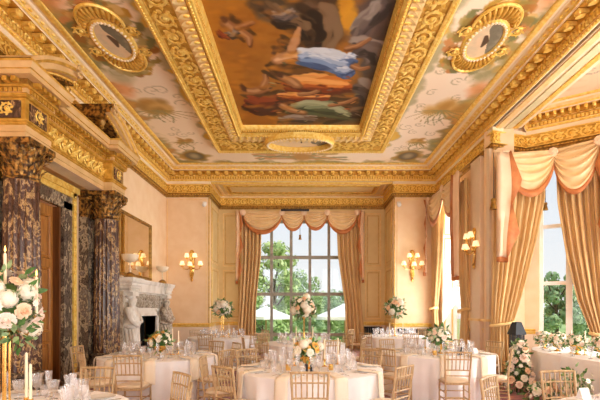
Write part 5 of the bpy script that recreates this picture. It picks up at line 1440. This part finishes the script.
def blooms(t, rng, c, rad, spec, squash=1.0, hemi=-.4):
    """spec: list of (kind, colour, count, size)"""
    base = len([1]); tot = sum(s[2] for s in spec); order = []
    for s in spec: order += [s]*s[2]
    rng.shuffle(order := [tuple(o) for o in order]) if False else random.Random(int(rng.integers(1e6))).shuffle(order)
    for i, (kd, cl, n, sz) in enumerate(order):
        z = 1-(1-hemi)*(i+.5)/tot; ph = i*2.39996+rng.uniform(-.3,.3); r_ = math.sqrt(max(1-z*z, 0))
        d = Vector((r_*math.cos(ph), r_*math.sin(ph), z)); sz_ = sz*rng.uniform(.8,1.2)
        o = bpy.data.objects.new(kd, BLOOM[(kd, cl)]); COL.objects.link(o); o.parent = t
        k = rad*rng.uniform(.82,1.06)
        o.location = (c[0]+d.x*k, c[1]+d.y*k, c[2]+d.z*k*squash); o.scale = (sz_,)*3
        o.rotation_euler = d.to_track_quat('Z','Y').to_euler()
def stand(t, h, kind):
    if kind == 'tall':
        mb = MB(); mb.add(*lathe([(.0,0),(.13,0),(.13,.012),(.03,.022),(.016,.05),(.014,h-.06),(.03,h-.04),(.09,h),(.0,h)], 20)); mb.build('stand', M['brass'], parent=t)
    elif kind == 'cage':
        mb = MB(); w = .024
        for sx in (-1,1):
            for sy in (-1,1): bar(mb, (sx*w,sy*w,.01), (sx*w,sy*w,h), .008)
        mb.box((0,0,.006),(.16,.16,.012)); mb.box((0,0,h),(.09,.09,.012)); mb.build('stand', M['brass'], parent=t)
    elif kind == 'bowl':
        mb = MB(); mb.add(*lathe([(.0,0),(.06,0),(.062,.008),(.022,.03),(.02,.06),(.06,.09),(.10,.13),(.115,.17),(.105,.17),(.0,.1)], 24)); mb.build('bowl', M['brass'], parent=t)
def arrangement(label, x, y, z, kind, h, rad, spec, nleaf, lsize, squash=.85, seed=0, hemi=-.5, name='flower_arrangement', trail=()):
    rng = np.random.default_rng(100+seed); t = thing(name, label, 'flowers', (x,y,z))
    stand(t, h, kind); c = (0,0,h+rad*squash*.75)
    mb = MB(); foliage_mb(mb, rng, c, rad*.92, nleaf, lsize, 0, squash)
    for (dx, dy, dz, r2, n2) in trail: foliage_mb(mb, rng, (dx,dy,dz), r2, n2, lsize, 0, 1.0)
    mb.tf(sphere(12,8), c, sc=(rad*.6,rad*.6,rad*.6*squash), mi=0)
    mb.build('foliage', [M['leaf'],M['leafs']], parent=t, angle=180)
    blooms(t, rng, c, rad, spec, squash, hemi)
    return t
TL = TZ+.002
# near left: very tall, large hydrangeas, peach roses
h1 = EYE+(HY-338)*3.3/FPX
t = arrangement('large cream hydrangea and peach rose arrangement on a tall gold stand at the left edge', -2.30, 3.30, TL, 'cage', h1-TL+.05, .25, [('hydrangea','petalw',10,.085),('rose','petalp',10,.05),('rose','petalb',9,.05),('daisy','petalw',10,.035)], 170, .085, 1.1, 1, -.75, trail=((.15,-.06,h1-TL+.04,.10,50),(-.1,-.1,h1-TL+.02,.09,30)))
for i, (dx, dz) in enumerate(((-.0,.74),(.24,.60))):
    pass
for (dx, dy, z0, z1) in ((.02,-.02,1.62,1.98),(.235,.02,1.5,1.80)):
    mb = MB(); mb.add(*lathe([(.0115,z0),(.0105,z1-.01),(.003,z1)], 10)); o = mb.build('taper_stick', M['wax'], parent=t); o.location = (dx,dy,-TL)
    mb = MB(); mb.add(*lathe([(.001,z1+.004),(.007,z1+.018),(.004,z1+.04),(.0005,z1+.055)], 10)); mb.build('flame', M['flame'], parent=o)
for (dx, dy) in ((.02,-.02),(.235,.02)):
    mb = MB(); mb.add(*tube([(0,0,h1+.1),(dx*.7,dy,1.35),(dx,dy,1.52),(dx,dy,1.66)], [.008,.007,.007,.012], 6)); mb.build('candle_arm', M['brass'], parent=t).location = (0,0,-TL)
# front centre
arrangement('low bowl of amber and cream roses with dark green leaves on the front centre table', .05, 5.62, TL, 'bowl', .14, .17, [('rose','petaly',9,.05),('rose','petalw',9,.05),('hydrangea','petalw',2,.075),('daisy','petalw',6,.03)], 110, .075, .8, 2, -.2)
arrangement('low arrangement of yellow and white flowers with leaves on the left table', -2.42, 7.25, TL, 'bowl', .12, .18, [('rose','petaly',9,.045),('daisy','petalw',10,.04),('rose','petalw',4,.045)], 130, .09, .85, 3, -.2)
arrangement('low arrangement of white flowers and dark leaves on the right-hand table', 2.4, 7.6, TL, 'bowl', .14, .21, [('rose','petalw',10,.045),('daisy','petalw',14,.035),('rose','petalb',5,.045)], 170, .10, .9, 4, -.2)
# tall stands at the back
def tall(k, lb, seed, ytop, ybot, dx=0):
    x, y, R = TB[k]; zt = EYE+(HY-ytop)*y/FPX; zb = EYE+(HY-ybot)*y/FPX; rad = (zt-zb)/2*1.0
    arrangement(lb, x+dx, y, TL, 'cage' if k == 'T5' else 'tall', zb-TL+.03, rad, [('hydrangea','petalw',5,.11),('rose','petalw',10,.065),('rose','petalp',7,.065),('daisy','petalw',16,.05)], 170, .12, .95, seed, -.8)
tall('T5','tall stand of cream and peach flowers on the far left table',5,298,316,0)
tall('T6','tall stand of white flowers in front of the recess window',6,294,318,0)
tall('T7','tall stand of white flowers in front of the far right damask panel',7,297,316,0)
# floor flowers and head table garland
def floor_bank(label, x, y, h, r0, spec, nleaf, seed, r1=.1):
    rng = np.random.default_rng(300+seed); t = thing('floor_flowers', label, 'flowers', (x,y,0))
    mb = MB()
    for i in range(6):
        f = i/5; foliage_mb(mb, rng, (rng.uniform(-.04,.04), rng.uniform(-.04,.04), .08+(h-.12)*f), (r0*(1-f)+r1*f)*.9, nleaf//6, .10, 0, .8)
    for k in range(8): bar(mb, (rng.uniform(-.1,.1),rng.uniform(-.1,.1),0), (rng.uniform(-.06,.06),rng.uniform(-.06,.06),h*.8), .006)
    mb.build('foliage', [M['leaf'],M['leafs']], parent=t, angle=180)
    tot = sum(s[2] for s in spec); order = [s for s in spec for _ in range(s[2])]; random.Random(seed).shuffle(order)
    for i, (kd, cl, n, sz) in enumerate(order):
        f = ((i+.5)/tot)**1.2; a = i*2.39996; r = r0*(1-f)+r1*f
        o = bpy.data.objects.new(kd, BLOOM[(kd, cl)]); COL.objects.link(o); o.parent = t
        d = Vector((math.cos(a), math.sin(a), .35)).normalized()
        o.location = (math.cos(a)*r, math.sin(a)*r, .1+(h-.1)*f); o.scale = (sz*rng.uniform(.8,1.2),)*3; o.rotation_euler = d.to_track_quat('Z','Y').to_euler()
    return t
floor_bank('tall bank of cream and blush roses with greenery on the floor beside the head table', 4.0, 7.98, .92, .28, [('rose','petalb',16,.065),('rose','petalw',14,.06),('rose','petalp',6,.06),('daisy','petalw',14,.04)], 420, 1)
floor_bank('low mound of peach roses on the floor against the head table cloth', 3.92, 7.02, .34, .26, [('rose','petalp',9,.06),('rose','petalw',6,.06),('daisy','petalw',8,.04)], 200, 2, .12)
floor_bank('loose white flowers standing against the head table behind the near chair', 4.02, 6.3, .62, .18, [('rose','petalw',8,.05),('daisy','petalw',16,.045),('rose','petalb',4,.05)], 180, 3, .16)
LB_ = ['at the far end of the head table','second from the far end of the head table','third from the far end of the head table','in the middle of the head table','at the near end of the head table','nearest the camera on the head table']
for i, (x, y) in enumerate(((4.78,8.55),(4.72,8.0),(4.70,7.4),(4.74,6.8),(4.85,6.2),(5.1,5.6))):
    arrangement('low white and blush table flowers '+LB_[i], x, y, TL, 'bowl', .08, .20, [('rose','petalw',10,.034),('rose','petalb',8,.034),('daisy','petalw',22,.030),('rose','petaly',2,.03)], 120, .07, .75, 20+i, -.1)
# black lantern on the floor behind the head table
LN = thing('lantern','tall black slatted lantern with a sloping roof beside the bay curtain','lantern',(4.76,9.62,0),.25)
mb = MB(); c4 = [(-1,-1),(1,-1),(1,1),(-1,1)]
V = [(sx*.19,sy*.19,.98) for sx,sy in c4]+[(sx*.19,sy*.19,1.01) for sx,sy in c4]+[(sx*.10,sy*.10,1.24) for sx,sy in c4]+[(sx*.09,sy*.09,1.26) for sx,sy in c4]
mb.add(V, [grid_faces(4,4,cv=True)[:, ::-1], q([[12,13,14,15]])]); mb.build('roof', M['black'], parent=LN, smooth=False)
for sx, sy in c4:
    mb = MB(); mb.box((sx*.14,sy*.14,.5),(.03,.03,1.0)); mb.build('post', M['black'], parent=LN, smooth=False)
for k in range(-2,3):
    for a in range(4):
        mb = MB(); p = {0:(k*.045,-.14),1:(.14,k*.045),2:(k*.045,.14),3:(-.14,k*.045)}[a]; mb.box((p[0],p[1],.52),(.014,.014,.94)); mb.build('slat', M['black'], parent=LN, smooth=False)
mb = MB(); mb.box((0,0,.03),(.34,.34,.06)); mb.build('base', M['black'], parent=LN, smooth=False)
LN.scale = (.72,.72,1.0)
# ------------------------------------------------------------------ garden outside
def tree(label, x, y, h, w, mat, seed, nb=26, per=150, base=-1.5, ls=.34):
    rng = np.random.default_rng(seed); t = thing('tree', label, 'tree', (x,y,base), 0, None)
    mb = MB()
    cz = base + h*.46
    for b in range(nb):
        d = rng.normal(0,1,3); d /= np.linalg.norm(d); k = rng.uniform(.45,.95)
        c = np.array([x+d[0]*w*.5*k, y+d[1]*w*.5*k, cz+d[2]*h*.52*k]); r = rng.uniform(.16,.30)*w*.55
        D = rng.normal(0,1,(per,3)); D /= np.linalg.norm(D,axis=1)[:,None]
        P_ = c + D*r*rng.uniform(.7,1.1,(per,1)); S1 = np.cross(D, rng.normal(0,1,(per,3))); S1 /= np.linalg.norm(S1,axis=1)[:,None]; S2 = np.cross(D, S1)+D*.4
        L = ls*rng.uniform(.6,1.3,(per,1))
        V = np.stack([P_-S1*L*.5, P_+S2*L*.35, P_+S1*L*.5, P_-S2*L*.35], 1).reshape(-1,3)
        mb.add(V, np.arange(per*4).reshape(-1,4))
    mb.build('crown', mat, parent=t, world=True, smooth=False)
    mb = MB(); mb.add(*tube([(x,y,base),(x+.1,y,base+h*.25),(x,y,base+h*.6)], [h*.028,h*.02,h*.012], 8))
    for k in range(5):
        a = k*1.26; bar(mb, (x,y,base+h*(.3+.05*k)), (x+math.cos(a)*w*.3,y+math.sin(a)*w*.3,base+h*(.55+.05*k)), h*.008)
    mb.build('trunk', M['bark'], parent=t, world=True)
def TX(xp, Y): return (xp-CX)*Y/FPX
G_ = -1.5
mb = MB(); mb.box((10,75,G_-.1),(160,116,.2)); struct(mb.build('garden_lawn', M['lawn'], smooth=False))
def TT(label, xp, yt, Y, w, mat, seed, **kw): tree(label, TX(xp,Y), Y, EYE+(HY-yt)*Y/FPX-G_, w, M[mat], seed, **kw)
TT('tall pale green tree filling the left of the recess window', 274, 238, 42, 6.2, 'tree2', 1, nb=30, per=150)
TT('dark green tree behind the left of the recess window', 292, 258, 58, 7.5, 'tree1', 2, nb=30)
TT('round green tree low behind the centre of the recess window', 306, 288, 78, 9, 'tree1', 3)
TT('small green tree low at the right of the recess window', 338, 284, 96, 11, 'tree3', 4, ls=.45)
TT('distant pale tree behind the middle panes of the recess window', 322, 292, 120, 15, 'tree2', 5, ls=.6)
TT('leafy shrub at the lower left of the recess window', 262, 300, 31, 3.6, 'tree1', 6, nb=20, ls=.22)
TT('leafy shrub at the lower right of the recess window', 350, 306, 34, 4.2, 'tree1', 7, nb=20, ls=.22)
TT('broad green tree beyond the bay window', 556, 262, 38, 4.6, 'tree3', 8, nb=30)
TT('pale green tree beyond the right pane of the bay window', 596, 266, 50, 6.5, 'tree1', 9, nb=28)
TT('low green tree beyond the left pane of the bay window', 540, 282, 64, 8, 'tree2', 10, nb=24)
for k, (xp, lb) in enumerate(((286,'clipped shrub below the left parasol seen through the recess window'),(312,'clipped shrub between the two parasols seen through the recess window'),(330,'clipped shrub beside the right parasol seen through the recess window'))):
    TT(lb, xp, 315, 52+3*k, 3.4, ('tree1','tree3','tree2')[k], 30+k, nb=16, per=130, ls=.25)
def parasol(label, x, y, r, zt, ze):
    t = thing('garden_parasol', label, 'parasol', (x,y,G_))
    mb = MB(); n = 8; V = [(x,y,zt)]
    for rr, z in ((.5,.55),(1.0,0)):
        V += [(x+r*rr*math.cos(k*2*PI/n), y+r*rr*math.sin(k*2*PI/n), ze+(zt-ze)*(z-.08*(rr==.5))) for k in range(n)]
    V += [(vx,vy,vz-.18) for vx,vy,vz in V[9:17]]
    F = [(0,1+k,1+(k+1)%n) for k in range(n)] + [(1+k,9+k,9+(k+1)%n,1+(k+1)%n) for k in range(n)] + [(9+k,17+k,17+(k+1)%n,9+(k+1)%n) for k in range(n)]
    mb.add(V, F); o = mb.build('canopy', M['canvas'], parent=t, world=True, smooth=False); m = o.modifiers.new('thick','SOLIDIFY'); m.thickness = .02
    mb = MB(); bar(mb, (x,y,G_), (x,y,zt+.05), .035); mb.build('pole', M['wood'], parent=t, world=True)
    mb = MB(); mb.add(*lathe([(.4,0),(.4,.08),(.06,.12)], 16)); mb.build('base', M['stone'], parent=t).location = (0,0,0)
parasol('white garden parasol outside the right panes of the recess window', TX(345,25), 25, 1.75, 1.9, 1.12)
parasol('white garden parasol outside the left panes of the recess window', TX(266,27), 27, 1.6, 1.75, 1.1)

# ------------------------------------------------------------------ daylight, and fill lamps added outside the windows
w = bpy.data.worlds.new('daylight'); SC.world = w; w.use_nodes = True
nt = w.node_tree; bg = nt.nodes['Background']
tc_ = N(nt,'ShaderNodeTexCoord'); sp = N(nt,'ShaderNodeSeparateXYZ'); nt.links.new(tc_.outputs['Generated'], sp.inputs[0])
cr = N(nt,'ShaderNodeValToRGB'); e = cr.color_ramp.elements; e[0].position = 0; e[0].color = L4((246,244,244)); e[1].position = .6; e[1].color = L4((206,222,246))
nt.links.new(sp.outputs['Z'], cr.inputs[0]); nt.links.new(cr.outputs[0], bg.inputs['Color']); bg.inputs['Strength'].default_value = SKY_S
def sun(d, s, c, ang):
    l = bpy.data.lights.new('sun','SUN'); l.energy = s; l.color = c; l.angle = ang
    o = bpy.data.objects.new('sun', l); COL.objects.link(o); o.rotation_euler = (-Vector(d)).to_track_quat('-Z','Y').to_euler(); o.location = (20,-5,20)
sun((.80,-.28,.72), SUN_S, (1,.95,.88), .02)
def area(name, c, target, sx, sy, p, col):
    l = bpy.data.lights.new(name,'AREA'); l.shape = 'RECTANGLE'; l.size = sx; l.size_y = sy; l.energy = p; l.color = col
    o = bpy.data.objects.new(name, l); COL.objects.link(o); o.location = c
    o.rotation_euler = (Vector(target)-Vector(c)).to_track_quat('-Z','Y').to_euler()
for x0, x1 in RW: area('window_daylight', ((x0+x1)/2,YN-.35,2.9), ((x0+x1)/2,1.5,4.6), x1-x0+.3, 4.6, REAR_W, (.96,.98,1))  # lamps added behind the camera to brighten the room
for i in (3,4,5):
    a, b = np.array(BAY[i]), np.array(BAY[i+1]); c = (a+b)/2; d = (b-a)/np.linalg.norm(b-a); n = np.array([d[1],-d[0]])
    p = c-n*.5; area('window_daylight', (p[0],p[1],2.9), (c[0]+n[0],c[1]+n[1],3.6), np.linalg.norm(b-a), 4.4, BAY_W, (.96,.98,1))  # lamps added outside the bay to strengthen its daylight
area('window_daylight', (5.75,13.2,2.8), (3.5,13.0,4.2), 2.3, 4.4, W2_W, (.96,.98,1))  # added lamp, lifts the far end through the right-hand window
for sx in (-1, 1): area('window_daylight', (sx*4.9-.15,18.9,3.4), (-.15,14.2,5.0), 2.4, 4.4, RC_W, (.96,.98,1))  # lamps added out of view beside the recess to brighten the far end
for y0, y1 in ((.6,2.8),(-2.2,-.2)): area('window_daylight', (XR+.95,(y0+y1)/2,2.9), (XR-1,(y0+y1)/2+.4,4.1), y1-y0, 4.4, SD_W, (.96,.98,1))  # lamps added at the unseen side windows, light from the right
DC.location.x += .004
